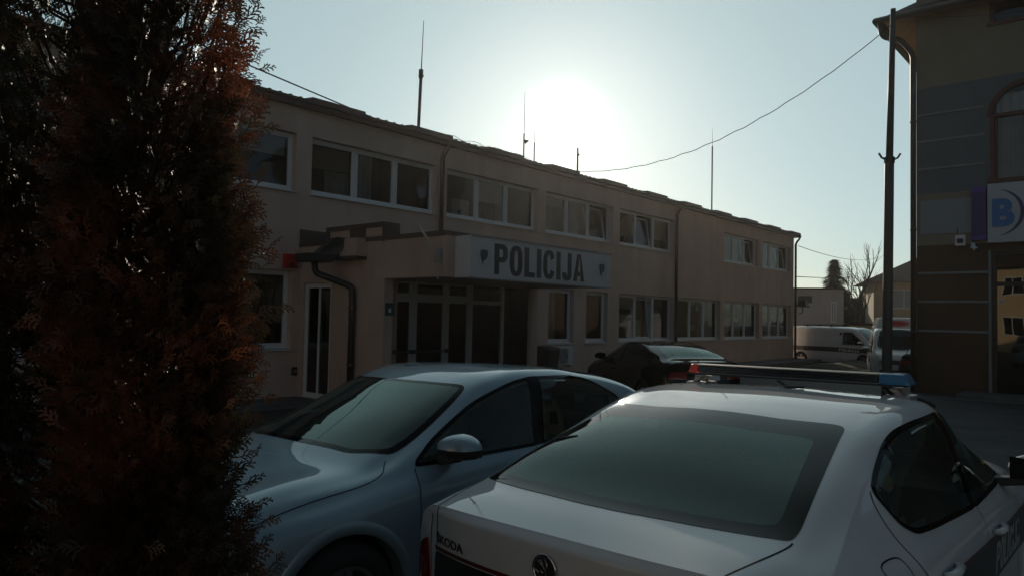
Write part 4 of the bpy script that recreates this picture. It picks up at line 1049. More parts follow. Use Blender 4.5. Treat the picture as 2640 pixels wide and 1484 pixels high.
def saloon_opts(kind):
    o = dict(arches=[(1.08,.325,.355),(3.76,.325,.355)], wheel_r=.32, cowl=3.42, belt_r=1.07, mirror=(2.97,.975,1.035), handles=[(1.41,.875),(2.44,.825)])
    o['panes'] = [('L', SIDE_R, [.04,.05,.1,.1,.1,.1,.02,.01,.1,.06], .020, 'side_window', MT['car_glass']), ('L', SIDE_F, [.01,.02,.1,.1,.1,.1,.1,.05,.015,.05,.1], .020, 'side_window', MT['car_glass']),
                  ('T', WIND, .08, .035, 'windscreen', MT['car_glass']), ('T', REAR, .06, rear_inner, 'rear_window', MT['rear_glass'])]
    o['seams'] = [('L', [(2.20,.96),(2.215,.80),(2.20,.34)]), ('L', [(3.172,.945),(3.19,.86),(3.20,.72),(3.19,.34)]),
                  ('L', [(1.077,1.19),(1.047,1.157),(1.036,1.09),(1.064,1.015),(1.128,.918),(1.25,.80),(1.36,.70),(1.42,.58),(1.44,.34)]),
                  ('L', [(1.44,.335),(3.19,.335)]),
                  ('T', [(.50,.652),(.47,.651),(.31,.617),(.17,.579),(.135,.572)]), ('T', [(.50,-.652),(.47,-.651),(.31,-.617),(.17,-.579),(.135,-.572)])]
    o['pillar'] = True
    o['patches'] = [('L', [(.30,.92),(.52,.965),(.56,.90),(.34,.74)], .02, .004, 'tail_lamp', MT['taillight'])]
    return o


# ---- white police saloon in front
car = thing('police_car', 'white police saloon seen from behind with a red and blue light bar on its roof', 'car', (.07, 2.32, 0), R(48.3), rx=R(-.55))
PW = saloon(4.66, 1.46); OW = saloon_opts('white')
OW['patches'] += [
    ('B', [(-.60,.905),(.60,.905),(.615,.76),(.60,.70),(-.60,.70),(-.615,.76)], .03, .002, 'livery_band', MT['livery_black']),
    ('B', [(-.60,.924),(.60,.924),(.60,.909),(-.60,.909)], .003, .002, 'livery_stripe', MT['livery_red']),
    ('B', [(.66,.94),(.735,.90),(.765,.78),(.70,.72),(.645,.76)], .02, .006, 'tail_lamp', MT['taillight']),
    ('B', [(-.66,.94),(-.735,.90),(-.765,.78),(-.70,.72),(-.645,.76)], .02, .006, 'tail_lamp', MT['taillight']),
    ('B', [(-.26,.87),(.26,.87),(.26,.74),(-.26,.74)], .01, .008, 'number_plate', MT['paper']),
    ('B', [(-.72,.60),(.72,.60),(.74,.30),(-.74,.30)], .05, .004, 'bumper_trim', MT['black_plastic']),
    ('L', [(.60,.845),(1.43,.835),(2.45,.785),(3.7,.75),(4.2,.70),(4.2,.53),(3.7,.56),(2.2,.585),(.60,.61)], .01, .0015, 'livery_band', MT['livery_black']),
    ('L', [(.60,.860),(1.43,.850),(2.45,.800),(3.7,.765),(3.7,.752),(2.45,.787),(1.43,.837),(.60,.847)], .002, .0017, 'livery_stripe', MT['livery_red']),
    ('F', [(-.45,.70),(.45,.70),(.42,.55),(-.42,.55)], .04, .004, 'grille', MT['black_plastic']),
    ('F', [(-.55,.42),(.55,.42),(.5,.28),(-.5,.28)], .04, .004, 'air_intake', MT['black_plastic']),
    ('F', [(.50,.72),(.70,.70),(.72,.60),(.50,.60)], .03, .006, 'headlight', MT['headlight']),
    ('F', [(-.50,.72),(-.70,.70),(-.72,.60),(-.50,.60)], .03, .006, 'headlight', MT['headlight']),
]
OW['seams'] += [('R', [(.80,1.0),(.80,1.008),(.84,1.017),(.944,1.012),(.985,.998),(1.0,.955),(1.0,.90),(.97,.87),(.83,.875),(.80,.90),(.80,1.0)]),
                ('B', [(.612,1.04),(.640,.92),(.635,.80),(.62,.62),(-.62,.62),(-.635,.80),(-.640,.92),(-.612,1.04)])]
# the arches must stay clear of the livery
OW['mirror'] = (3.04, 1.0, 1.03)
SKW = make_sedan(car, MT['white_paint'], PW, OW)
def lay_text(sk, proj, name, txt, m, parent, x, z, size, off, width=1., bold=0., flip=False, spacing=1.):
    """lettering laid on the skin; flip runs it towards -u"""
    o = text_mesh(name, txt, m, parent, size, Matrix.Identity(4), width, bold, .0006, spacing)
    me = o.data; bm = bmesh.new(); bm.from_mesh(me)
    bmesh.ops.triangulate(bm, faces=bm.faces)
    for v in bm.verts:
        u = x+(-v.co.x if flip else v.co.x); w_ = z+v.co.y
        h, nn = sk.hit(proj, u, w_)
        if h is not None: v.co = h+nn*(off+v.co.z)
    bm.to_mesh(me); bm.free(); return o
def lay_block(sk, proj, txt, m, parent, x, z, size, off, width, flip, shear=0.):
    pieces, tw = block_text(txt, size, width); b = MB()
    for q in pieces:
        vs = []
        for u, v in q:
            uu = x+(-u if flip else u); h, nn = sk.hit(proj, uu, z+v+shear*u)
            if h is None: break
            vs.append(tuple(h+nn*off))
        if len(vs) == 4: b.add(vs, [(0, 1, 2, 3)])
    return b.build('lettering', m, parent, fixn=False)
for pj, fx, x, sh in (('R', False, 2.42, -.02), ('L', True, 3.30, 0)):
    lay_block(SKW, pj, 'POLICIJA', MT['livery_grey'], car, x, .605, .155, .003, 1.15, fx, sh)
# maker's word and badge on the boot lid
lay_text(SKW, 'B', 'maker_lettering', 'ŠKODA', MT['dark_metal'], car, .583, .940, .046, .003, width=1.15, bold=.0012, flip=True)
h, nn = SKW.hit('B', 0, .985)
bd = MB(); rb = .046
bd.tube([(h.x-.002, 0, .985), (h.x-.010, 0, .985)], rb, 32); bo = bd.build('badge', MT['black_plastic'], car, smooth=False)
bd = MB(); bd.tube([(h.x-.009, rb*math.cos(a*math.pi/16), .985+rb*math.sin(a*math.pi/16)) for a in range(33)], .0042, 8, False); bd.build('badge_ring', MT['chrome'], bo, smooth=True)
bd = MB(); xx = h.x-.0125
for pts in ([(.50,.54),(.08,.20)], [(.28,.64),(.02,.24)], [(-.08,.74),(-.31,.37),(-.26,.05),(-.15,-.30)], [(.74,-.12),(.42,-.28)], [(.31,-.10),(.06,-.24)], [(-.15,-.30),(-.34,-.52)], [(.05,.22),(-.12,.0)]):
    bd.tube([(xx, p[0]*rb, .985+p[1]*rb) for p in pts], .0018, 6)
bd.build('winged_arrow', MT['chrome'], bo, smooth=True)
# wiper stub and high brake lamp, roof aerial
bd = MB(); h, nn = SKW.hit('T', .86, .56); bd.tube([h+nn*.006, Vector((.885,.52,h.z+.018)), Vector((.905,.47,h.z+.030))], [.006,.005,.002], 8)
bd.build('aerial_lead', MT['black_plastic'], car, smooth=True)
bd = MB(); bd.hexa([(1.33,-.15,1.345),(1.45,-.15,1.37),(1.45,.15,1.37),(1.33,.15,1.345),(1.34,-.15,1.375),(1.45,-.15,1.392),(1.45,.15,1.392),(1.34,.15,1.375)]); bd.build('brake_lamp', MT['black_plastic'], car)
# light bar on its two feet
BX, BZ, BH = 2.24, 1.532, .60
lb = thing('light_bar', 'slim light bar, red left end and blue right end, on the white police car roof', 'light bar', (.07, 2.32, 0), R(48.3), rx=R(-.55))
def bar_piece(name, y0, y1, z0, z1, d0, d1, m, bev=.012, slant=0.):
    b = MB(); b.hexa([(BX-d0,y0,z0),(BX+d0,y0,z0),(BX+d0,y1,z0),(BX-d0,y1,z0),(BX-d1,y0+(slant if slant > 0 else 0),z1),(BX+d1,y0+(slant if slant > 0 else 0),z1),(BX+d1,y1+(slant if slant < 0 else 0),z1),(BX-d1,y1+(slant if slant < 0 else 0),z1)])
    return b.build(name, m, lb, bevel=bev)
bar_piece('base', -BH+.02, BH-.02, BZ-.040, BZ-.030, .070, .070, MT['black_plastic'], .004)
bar_piece('lower_trim', -BH+.14, BH-.06, BZ-.030, BZ-.026, .074, .074, MT['grey_metal'], .002)
bar_piece('dark_lens', -BH+.15, BH-.065, BZ-.026, BZ+.014, .066, .060, MT['lens_dark'], .008)
bar_piece('top_cover', -BH+.15, BH-.065, BZ+.014, BZ+.020, .060, .058, MT['black_plastic'], .003)
b = MB(); b.box(BX-.066, BX-.060, -BH+.15, BH-.065, BZ+.0145, BZ+.0205); b.build('edge_trim', MT['grey_metal'], lb)
bar_piece('blue_lens', -BH, -BH+.148, BZ-.034, BZ+.024, .076, .066, MT['lens_blue'], .014, slant=.03)
bar_piece('red_lens', BH-.064, BH, BZ-.030, BZ+.022, .072, .064, MT['lens_red'], .012, slant=-.02)
for sy in (-1, 1):
    b = MB()
    zt_ = SKW.hit('T', BX, sy*.52)[0].z
    for dx in (-.05, .05):
        b.hexa([(BX+dx-.02,sy*.57,zt_-.02),(BX+dx+.02,sy*.57,zt_-.02),(BX+dx+.02,sy*.60,zt_-.03),(BX+dx-.02,sy*.60,zt_-.03),
                (BX+dx-.02,sy*.50,BZ-.05),(BX+dx+.02,sy*.50,BZ-.05),(BX+dx+.02,sy*.54,BZ-.05),(BX+dx-.02,sy*.54,BZ-.05)])
    b.box(BX-.08, BX+.08, sy*.54-.06, sy*.54+.06, zt_-.01, zt_+.012)
    b.build('foot', MT['grey_metal'], lb, bevel=.004)
b = MB(); pts = []
for k in range(9):
    yy = -.50-.17*k/8; xx = BX-.02+.10*math.sin(k/8*2); h, nn = SKW.hit('T', xx, yy)
    pts.append(h+nn*.010)
b.tube([(BX-.02, -.46, BZ-.045)]+pts, .009, 8); b.build('cable', MT['wire'], lb, smooth=True)
b = MB(); pts = []
for k in range(7):
    yy = .0-.10*k/6; h, nn = SKW.hit('T', BX-.10-.1*math.sin(k/6*3), yy); pts.append(h+nn*.008)
b.tube([(BX-.08, .05, BZ-.045)]+pts, .006, 6); b.build('cable_loop', MT['wire'], lb, smooth=True)

# ---- light blue saloon beside it, facing the other way
car2 = thing('parked_car', 'light silver blue saloon parked nose to the left behind the thujas', 'car', (1.05, 6.91, 0), R(227.3), rx=R(1.1))
PS = saloon(4.60, 1.455, tail=.05); OS = saloon_opts('silver')
OS['arches'] = [(1.05,.33,.36),(3.66,.33,.365)]; OS['wheel_r'] = .325; OS['rear_x'] = 0
OS['seams'] += [('L', [(3.30,.985),(3.37,.93),(3.50,.895),(3.80,.862),(4.1,.80),(4.35,.72)])]
OS['patches'] = [
    ('F', [(-.40,.70),(.40,.70),(.36,.58),(-.36,.58)], .04, .004, 'grille', MT['black_plastic']),
    ('F', [(-.6,.42),(.6,.42),(.5,.26),(-.5,.26)], .04, .004, 'air_intake', MT['black_plastic']),
    ('F', [(.46,.73),(.68,.72),(.70,.60),(.46,.60)], .03, .006, 'headlight', MT['headlight']),
    ('F', [(-.46,.73),(-.68,.72),(-.70,.60),(-.46,.60)], .03, .006, 'headlight', MT['headlight']),
    ('B', [(.50,.94),(.73,.90),(.76,.74),(.50,.76)], .02, .006, 'tail_lamp', MT['taillight']),
    ('B', [(-.50,.94),(-.73,.90),(-.76,.74),(-.50,.76)], .02, .006, 'tail_lamp', MT['taillight']),
    ('B', [(-.26,.87),(.26,.87),(.26,.76),(-.26,.76)], .01, .006, 'number_plate', MT['paper'])]
OS['mirror_sides'] = (1,)
OS['mirror'] = (2.95, .965, 1.045)
SKS = make_sedan(car2, MT['silver_paint'], PS, OS)

# ---- black saloon nosed up to the station
car3 = thing('parked_car', 'black saloon parked nose to the station wall behind the light bar', 'car', (3.72, 13.53, -.04), R(105.5), rx=R(0))
PB = saloon(4.52, 1.40); OB = saloon_opts('black'); OB['arches'] = [(1.00,.32,.35),(3.72,.32,.35)]
OB['patches'] = [('B', [(.42,.90),(.72,.89),(.76,.76),(.42,.76)], .02, .006, 'tail_lamp', MT['taillight']),
    ('B', [(-.42,.90),(-.72,.89),(-.76,.76),(-.42,.76)], .02, .006, 'tail_lamp', MT['taillight']),
    ('B', [(-.26,.85),(.26,.85),(.26,.74),(-.26,.74)], .01, .006, 'number_plate', MT['paper'])]
OB['handles'] = [(1.42,.83),(2.42,.81)]
make_sedan(car3, MT['black_paint'], PB, OB)
for ch in list(car3.children):
    if ch.name.startswith('side_window'):
        pass

# ---- vans: one boxy skin for both
def van_prof(L=5.2, H=1.97, hood=.0):
    dh = H-1.97
    zc = [(.06,1.90+dh),(.3,1.95+dh),(1.5,1.97+dh),(3.2,1.96+dh),(3.7,1.90+dh),(4.05,1.68+dh*.7),(4.55,1.24),(4.75,1.13),(5.0,1.03),(5.14,.90)]
    dn = lambda d, zl=None: [(x, z-d*(1 if x < 4.6 else .5)) for x, z in zc]
    tr = [([(0,0),(L,0)], zc),
          ([(.06,.42),(3.7,.42),(4.5,.45),(5.14,.42)], dn(.01)),
          ([(.06,.68),(1,.70),(3.7,.68),(4.55,.72),(5.14,.60)], dn(.045)),
          ([(.06,.78),(1,.80),(3.5,.79),(4.1,.80),(4.6,.82),(5.14,.68)], dn(.11)),
          ([(.06,.84),(1,.86),(3.5,.86),(4.3,.87),(4.7,.87),(5.14,.72)], [(.06,1.50),(3.4,1.50),(3.9,1.42),(4.3,1.22),(4.6,1.07),(5.14,.80)]),
          ([(.06,.90),(1,.92),(3.5,.93),(4.3,.93),(4.7,.91),(5.14,.77)], [(.06,1.10),(3.4,1.10),(4.3,1.03),(4.7,.96),(5.14,.70)]),
          ([(.06,.93),(1,.95),(4.3,.95),(4.8,.92),(5.14,.80)], [(.06,.75),(4.3,.75),(5.14,.60)]),
          ([(.06,.93),(1,.95),(4.3,.95),(4.8,.92),(5.14,.80)], [(.06,.45),(4.3,.42),(5.14,.38)]),
          ([(.06,.86),(1,.90),(4.3,.90),(5.14,.76)], [(.06,.25),(4.3,.24),(5.14,.24)])]
    rear = [(.2,.0),(.35,-.03),(.5,-.03),(.6,.0),(1.1,.02),(1.5,.03),(1.9+dh,.06)]
    front = [(.2,L-.03),(.4,L+.02),(.6,L+.02),(.8,L-.0),(.90,L-.06)]
    return dict(L=L, x0=.06, x1=L-.06, tracks=tr, n=[5,4,4,6,5,5,5,4], corner=3, half=.95, nst=170,
                warp_r=[0,0,0,.02,.03,.04,.05,.05,.05], warp_f=[0,0,0,-.06,-.10,-.16,-.20,-.2,-.2], rear=rear, front=front, sig=.05, pw=3., topmin=1.0, decay=.4)
def make_van(root, H, lamps):
    P = van_prof(H=H); dh = H-1.97
    o = dict(arches=[(.98,.33,.36),(4.22,.33,.37)], wheel_r=.33, cowl=4.5, belt_r=1.0, cabin=False, mirror=(4.12,1.10,1.22), handles=[(3.15,.98)])
    o['panes'] = [('L', [(3.18,1.10),(3.16,1.72),(3.62,1.72),(4.20,1.24),(4.26,1.12)], [.04,.05,.12,.1,.03], .03, 'side_window', MT['car_glass']),
                  ('T', [(4.52,-.62),(4.62,0),(4.52,.62),(4.36,.74),(3.80,.60),(3.76,0),(3.80,-.60),(4.36,-.74)], .1, .03, 'windscreen', MT['car_glass'])]
    o['seams'] = [('L', [(3.10,1.80),(3.10,.40)]), ('L', [(4.28,1.10),(4.30,.75)]), ('L', [(1.75,1.80),(1.75,.40)]), ('L', [(3.10,.40),(3.8,.40)])]
    o['patches'] = [('F', [(-.48,.86),(.48,.86),(.44,.70),(-.44,.70)], .03, .004, 'grille', MT['black_plastic']),
                    ('F', [(-.7,.50),(.7,.50),(.66,.28),(-.66,.28)], .04, .006, 'bumper', MT['black_plastic']),
                    ('F', [(.54,.86),(.72,.84),(.72,.66),(.54,.68)], .03, .008, 'headlight', MT['headlight']),
                    ('F', [(-.54,.86),(-.72,.84),(-.72,.66),(-.54,.68)], .03, .008, 'headlight', MT['headlight']),
                    ('B', [(-.7,1.7+dh),(.7,1.7+dh),(.74,1.15),(-.74,1.15)], .05, .004, 'rear_window', MT['frit']),
                    ('B', [(.76,1.0),(.84,1.0),(.86,.72),(.78,.72)], .02, .006, 'tail_lamp', MT['taillight']),
                    ('B', [(-.76,1.0),(-.84,1.0),(-.86,.72),(-.78,.72)], .02, .006, 'tail_lamp', MT['taillight'])]+lamps
    sk = make_sedan(root, MT['white_paint'], P, o)
    b = MB()
    for sy in (-.4, .4): seat(b, 3.65, sy, .55)
    b.box(3.0, 3.1, -.85, .85, .4, 1.7); b.build('seat', MT['upholstery'], root)
    b = MB(); b.hexa([(4.0,-.8,.8),(4.5,-.78,.8),(4.5,.78,.8),(4.0,.8,.8),(4.1,-.8,1.05),(4.5,-.7,1.08),(4.5,.7,1.08),(4.1,.8,1.05)]); b.build('dashboard', MT['black_plastic'], root)
    return sk
van = thing('police_van', 'white police van with a black band reading POLICIJA beyond the far corner of the station', 'van', (15.0, 38.5, -.30), R(306))
SKV = make_van(van, 1.99, [('L', [(.1,.98),(3.0,.98),(4.25,.93),(4.55,.86),(4.60,.68),(4.2,.72),(3.0,.76),(.1,.76)], .01, .003, 'livery_band', MT['livery_black'])])
for pj, fx, x in (('R', False, 3.02), ('L', True, 4.1)):
    lay_block(SKV, pj, 'POLICIJA', MT['paper'], van, x, .80, .125, .006, 1.9, fx, -.03)
b = MB(); b.tube([(.9,.55,2.04),(2.6,.55,2.05)], .03, 6); b.tube([(.9,-.55,2.04),(2.6,-.55,2.05)], .03, 6)
for x in (1.1, 2.4): b.tube([(x,-.6,2.05),(x,.6,2.05)], .02, 6)
for x in (1.1, 2.4):
    for y in (-.55, .55): b.box(x-.03, x+.03, y-.03, y+.03, 1.93, 2.03)
b.build('roof_rack', MT['black_plastic'], van)
van2 = thing('delivery_van', 'white high roofed van with a red oval above its windscreen, behind the dark post', 'van', (16.2, 31.0, -.32), R(246))
SKV2 = make_van(van2, 2.06, [])
b = MB(); b.hexa([(.4,-.76,1.98),(3.3,-.74,1.99),(3.3,.74,1.99),(.4,.76,1.98),(.5,-.66,2.42),(2.95,-.64,2.42),(2.95,.64,2.42),(.5,.66,2.42)])
b.build('high_roof', MT['white_paint'], van2, bevel=.08, smooth=False)
b = MB(); n = 28
for r0, x0_, in ((1., 0),):
    vs = [(3.155, 0, 2.20)]
    for k in range(n):
        a = 2*math.pi*k/n; z = 2.20+.115*math.sin(a); vs.append((3.3-.35*(z-1.99)/.43+.012, .42*math.cos(a), z))
    vs[0] = (3.3-.35*(2.20-1.99)/.43+.012, 0, 2.20)
    b.add(vs, [(0, 1+k, 1+(k+1) % n) for k in range(n)])
ov = b.build('oval_sign', MT['red_plastic'], van2)
b = MB(); b.tube([(3.3-.35*(.21+.075*math.sin(2*math.pi*k/n))/.43+.016, .34*math.cos(2*math.pi*k/n), 2.20+.075*math.sin(2*math.pi*k/n)) for k in range(n+1)], .006, 5, False); b.build('oval_outline', MT['paper'], ov)
# small cars behind and beside the vans
def hatch_prof():
    P = saloon(4.10, 1.45)
    tr = []
    for ty, tz in P['tracks']:
        def cx(x): return x if x > 3.0 else (x-.13)/(3.0-.13)*(3.0-.0)+.0+.13*(1-(x-.13)/2.87)
        tr.append((ty, tz))
    P['tracks'] = tr; return P
car4 = thing('parked_car', 'small dark car mostly hidden between the two white vans', 'car', (21.7, 44.0, -.32), R(240))
OH = saloon_opts('d'); OH['patches'] = [('F', [(-.40,.70),(.40,.70),(.36,.58),(-.36,.58)], .04, .004, 'grille', MT['black_plastic']),
    ('F', [(.46,.73),(.68,.72),(.70,.60),(.46,.60)], .03, .006, 'headlight', MT['headlight']), ('F', [(-.46,.73),(-.68,.72),(-.70,.60),(-.46,.60)], .03, .006, 'headlight', MT['headlight'])]
make_sedan(car4, MT['black_paint'], saloon(4.4, 1.44), OH)
car5 = thing('parked_car', 'dark car with red tail lamp half hidden by the brown building\'s corner downpipe', 'car', (14.0, 24.6, -.30), R(52))
OH2 = saloon_opts('d'); OH2['arches'] = OB['arches']; OH2['patches'] = OB['patches']+[('L', [(.18,.96),(.42,1.0),(.40,.86),(.20,.84)], .02, .004, 'tail_lamp', MT['taillight'])]
make_sedan(car5, MT['black_paint'], saloon(4.52, 1.44), OH2)

# ------------------------------------------------------------------ lamp post, cables
lp = thing('lamp_post', 'tall dark steel post with a small two armed bracket left of the brown building', 'post', (9.29, 18.0, 0))
b = MB(); b.tube([(0,0,-.3),(.075,0,5.9)], [.125,.112], 8); b.build('lower_mast', MT['pole'], lp, smooth=False)
b = MB(); b.tube([(.075,0,5.88),(.17,0,9.75)], [.085,.062], 12); b.build('upper_mast', MT['pole'], lp, smooth=True)
b = MB()
for sx in (-1, 1): b.tube([(.08+sx*.09,0,5.92),(.08+sx*.20,0,5.97),(.08+sx*.27,0,6.08)], .026, 6)
b.tube([(.075,0,5.84),(.078,0,5.98)], .125, 10); b.build('bracket', MT['dark_metal'], lp)
b = MB(); b.box(-.22,.22,-.22,.22,-.3,.03); b.build('foot_plate', MT['dark_metal'], lp)
def catenary(p, q, sag, n=40, wob=0.):
    p, q = Vector(p), Vector(q); out = []
    for i in range(n+1):
        t = i/n; v = p.lerp(q, t); v.z -= 4*sag*t*(1-t); v.z += wob*math.sin(i*1.9)*math.sin(math.pi*t); out.append(v)
    return out
def cable(pts, r, label, nm='overhead_cable'):
    b = MB(); b.tube(pts, r, 6); tag(b.build(nm, MT['wire'], smooth=True), label, 'cable')
PT = Vector((9.46, 18, 9.38))
cable(catenary(PT, (2.16, 24.54, 6.8), 1.03, wob=.02), .011, 'long sagging cable from the lamp post to the station roof')
A0 = fl(25.9*K, -1.0, RZ+.28); Q0 = Vector((-.36570287*14, 14, 1.8+.34113012*14))
cable(catenary(A0, A0+(Q0-A0)*2.2, .02), .015, 'thin cable running from the tall antenna up to the left edge')
for dy, dz in ((.0, 0), (.4, -.12)):
    pass
cable(catenary((14.29, 36.2, 5.65), (40.5, 80, 9.25), .5), .016, 'upper power line crossing the sky beyond the station corner')
cable(catenary((14.13, 36.2, 4.12), (37.6, 80, 7.05), .1), .022, 'lower thick power line beyond the station corner')
cable(catenary((9.47, 18.0, 9.55), fl(14.7, 12.2, 9.9), .12), .006, 'thin wire from the lamp post to the eaves of the brown building')

# ------------------------------------------------------------------ shop building on the right
RX = -14.91
rb_ = thing('shop_building', 'tall brown, grey and cream building with light stripes on the right edge', 'building', ORG, ANG)
def yb(d): return -d
YN, YF = -8.78, -24.0
def face(name, z0, z1, m, opens=(), proud=0., parent=None):
    b = MB()
    ys = sorted({YN, YF, *[v for o in opens for v in (o[0], o[1])]}); zs = sorted({z0, z1, *[min(z1, max(z0, v)) for o in opens for v in (o[2], o[3])]})
    for i in range(len(ys)-1):
        for j in range(len(zs)-1):
            cy, cz = (ys[i]+ys[i+1])/2, (zs[j]+zs[j+1])/2
            if any(o[0] < cy < o[1] and o[2] < cz < o[3] for o in opens): continue
            b.add([(RX-proud,ys[i],zs[j]),(RX-proud,ys[i+1],zs[j]),(RX-proud,ys[i+1],zs[j+1]),(RX-proud,ys[i],zs[j+1])], [(0,3,2,1)])
    return b.build(name, m, parent or rb_, fixn=False)
AW = [(-12.15, -10.50, 5.62, 7.35)]                 # arched window opening (lower part)
SHOP = (-14.2, -10.52, -.1, 3.78)
UW = (-12.1, -10.50, 9.76, 9.95)
b = MB()
for z0, z1, mt in ((-.5, 3.98, 'rbrown'), (3.98, 5.39, 'rwall'), (5.39, 8.33, 'rblue'), (8.33, 10.9, 'rwall')):
    o = []
    if z0 < 0: o = [SHOP]
    if z1 == 8.33: o = [(-12.15, -10.50, 5.62, 8.12)]
    if z0 == 8.33: o = [(-12.15, -10.50, 9.76, 10.9)]
    fo = face('wall', z0, z1, MT[mt], o)
    b2 = MB(); b2.add([(RX,YN,z0),(RX+12,YN,z0),(RX+12,YN,z1),(RX,YN,z1)], [(0,1,2,3)])
    b2.add([(RX,YF,z0),(RX+12,YF,z0),(RX+12,YF,z1),(RX,YF,z1)], [(3,2,1,0)]); b2.add([(RX+12,YN,z0),(RX+12,YF,z0),(RX+12,YF,z1),(RX+12,YN,z1)], [(0,1,2,3)])
    b2.build('end_wall', MT[mt], fo, fixn=False)
# spandrels closing the arch
b = MB(); cy, ra, zc_ = -11.325, .825, 7.30; n = 16
for k in range(n):
    a0, a1 = math.pi*k/n, math.pi*(k+1)/n
    p0 = (cy+ra*math.cos(a0), zc_+ra*math.sin(a0)*.98); p1 = (cy+ra*math.cos(a1), zc_+ra*math.sin(a1)*.98)
    b.add([(RX-.001,p0[0],p0[1]),(RX-.001,p1[0],p1[1]),(RX-.001,p1[0],8.121),(RX-.001,p0[0],8.121)], [(0,1,2,3)])
b.build('arch_wall', MT['rblue'], rb_, fixn=False)
for z in (7.58, 6.85, 6.08):
    b = MB(); b.box(RX-.025, RX-.001, -10.38, YN-.03, z-.03, z+.03); b.build('stripe', MT['rband'], rb_, bevel=.006)
for z in (3.23, 2.46, 1.67):
    b = MB(); b.box(RX-.027, RX-.001, -10.44, YN-.03, z-.032, z+.032); b.build('stripe', MT['rband'], rb_, bevel=.006)
b = MB(); b.box(RX-.03, RX-.001, -10.51, -10.445, .05, 3.80); b.build('stripe', MT['rband'], rb_, bevel=.006)
b = MB(); b.box(RX-.02, RX-.001, -10.1, -8.88, 4.29, 5.21); b.build('blank_panel', MT['blind'], rb_)
# arched window
b = MB()
b.box(RX-.03, RX+.12, -10.60, -10.50, 5.62, zc_); b.box(RX-.03, RX+.12, -12.15, -12.05, 5.62, zc_); b.box(RX-.05, RX+.12, -12.2, -10.42, 5.54, 5.64)
b.box(RX-.02, RX+.10, -12.05, -10.60, zc_-.05, zc_+.05); b.box(RX-.015, RX+.09, cy-.05, cy+.05, 5.64, zc_-.05)
for ro, ri, x0_, x1_ in ((ra+.06, ra-.06, RX-.035, RX+.12),):
    for k in range(n):
        a0, a1 = math.pi*k/n, math.pi*(k+1)/n; c = lambda r, a: (cy+r*math.cos(a), zc_+r*math.sin(a)*.98)
        p = [c(ri,a0), c(ro,a0), c(ro,a1), c(ri,a1)]
        b.hexa([(x0_,)+p[0],(x0_,)+p[1],(x0_,)+p[2],(x0_,)+p[3],(x1_,)+p[0],(x1_,)+p[1],(x1_,)+p[2],(x1_,)+p[3]])
b.box(RX+.02, RX+.08, -10.66, -10.60, 5.64, zc_-.05); b.box(RX+.02, RX+.08, -12.05, -11.99, 5.64, zc_-.05)
ao = b.build('arched_window', MT['wood'], rb_)
b = MB(); b.add([(RX+.06,-10.6,5.64),(RX+.06,-12.05,5.64),(RX+.06,-12.05,zc_),(RX+.06,-10.6,zc_)], [(0,1,2,3)])
b.add([(RX+.06,cy+(ra-.05)*math.cos(math.pi*k/n),zc_+(ra-.05)*.98*math.sin(math.pi*k/n)) for k in range(n+1)], [tuple(range(n+1))]); b.build('glass', MT['win_glass'], ao, fixn=False)
b = MB(); vs = []
for i in range(40): yy = -10.62-1.4*i/39; vs += [(RX+.22+.03*math.sin(i*1.1), yy, 5.66), (RX+.22+.03*math.sin(i*1.1), yy, 7.9)]
b.add(vs, [(2*i,2*i+2,2*i+3,2*i+1) for i in range(39)]); b.build('curtain', MT['curtain'], ao, smooth=True, fixn=False)
b = MB(); b.box(RX-.03, RX+.1, -10.60, -10.50, 9.76, 10.9); b.box(RX-.05, RX+.12, -12.2, -10.44, 9.68, 9.77); b.box(RX-.03, RX+.1, -12.15, -12.05, 9.77, 10.9)
uo = b.build('upper_window', MT['wood'], rb_)
b = MB(); b.add([(RX+.06,-10.6,9.77),(RX+.06,-12.05,9.77),(RX+.06,-12.05,10.9),(RX+.06,-10.6,10.9)], [(0,1,2,3)]); b.build('glass', MT['win_glass'], uo, fixn=False)
# shop front
b = MB()
b.box(RX-.0, RX+.12, -10.62, -10.53, .0, 3.77); b.box(RX, RX+.12, -14.2, -10.62, 3.66, 3.77); b.box(RX, RX+.11, -14.2, -10.62, 2.86, 2.97)
for yy in (-11.75, -12.9, -14.1): b.box(RX+.005, RX+.115, yy-.05, yy+.05, .0, 3.66)
b.box(RX, RX+.12, -14.2, -10.62, .0, .12)
so = b.build('shop_front', MT['dark_metal'], rb_)
b = MB(); b.add([(RX+.06,-10.62,.1),(RX+.06,-14.1,.1),(RX+.06,-14.1,3.66),(RX+.06,-10.62,3.66)], [(0,1,2,3)]); b.build('glass', MT['dark_glass'], so, fixn=False)
b = MB(); b.box(RX+.045, RX+.055, -10.78, -10.68, 2.42, 2.52); stk = b.build('sticker', MT['paper'], so)
b = MB(); b.box(RX+.04, RX+.044, -10.745, -10.715, 2.455, 2.485); b.build('sticker_mark', MT['dark_metal'], stk)
b = MB(); b.box(RX+.5, RX+4, -14.2, -10.2, .0, 3.8); 
b.build('shop_interior', MT['interior'], rb_)
b = MB(); b.box(RX+.1, RX+.49, -8.79-1.4, -8.79-1.39, 9, 9.1)
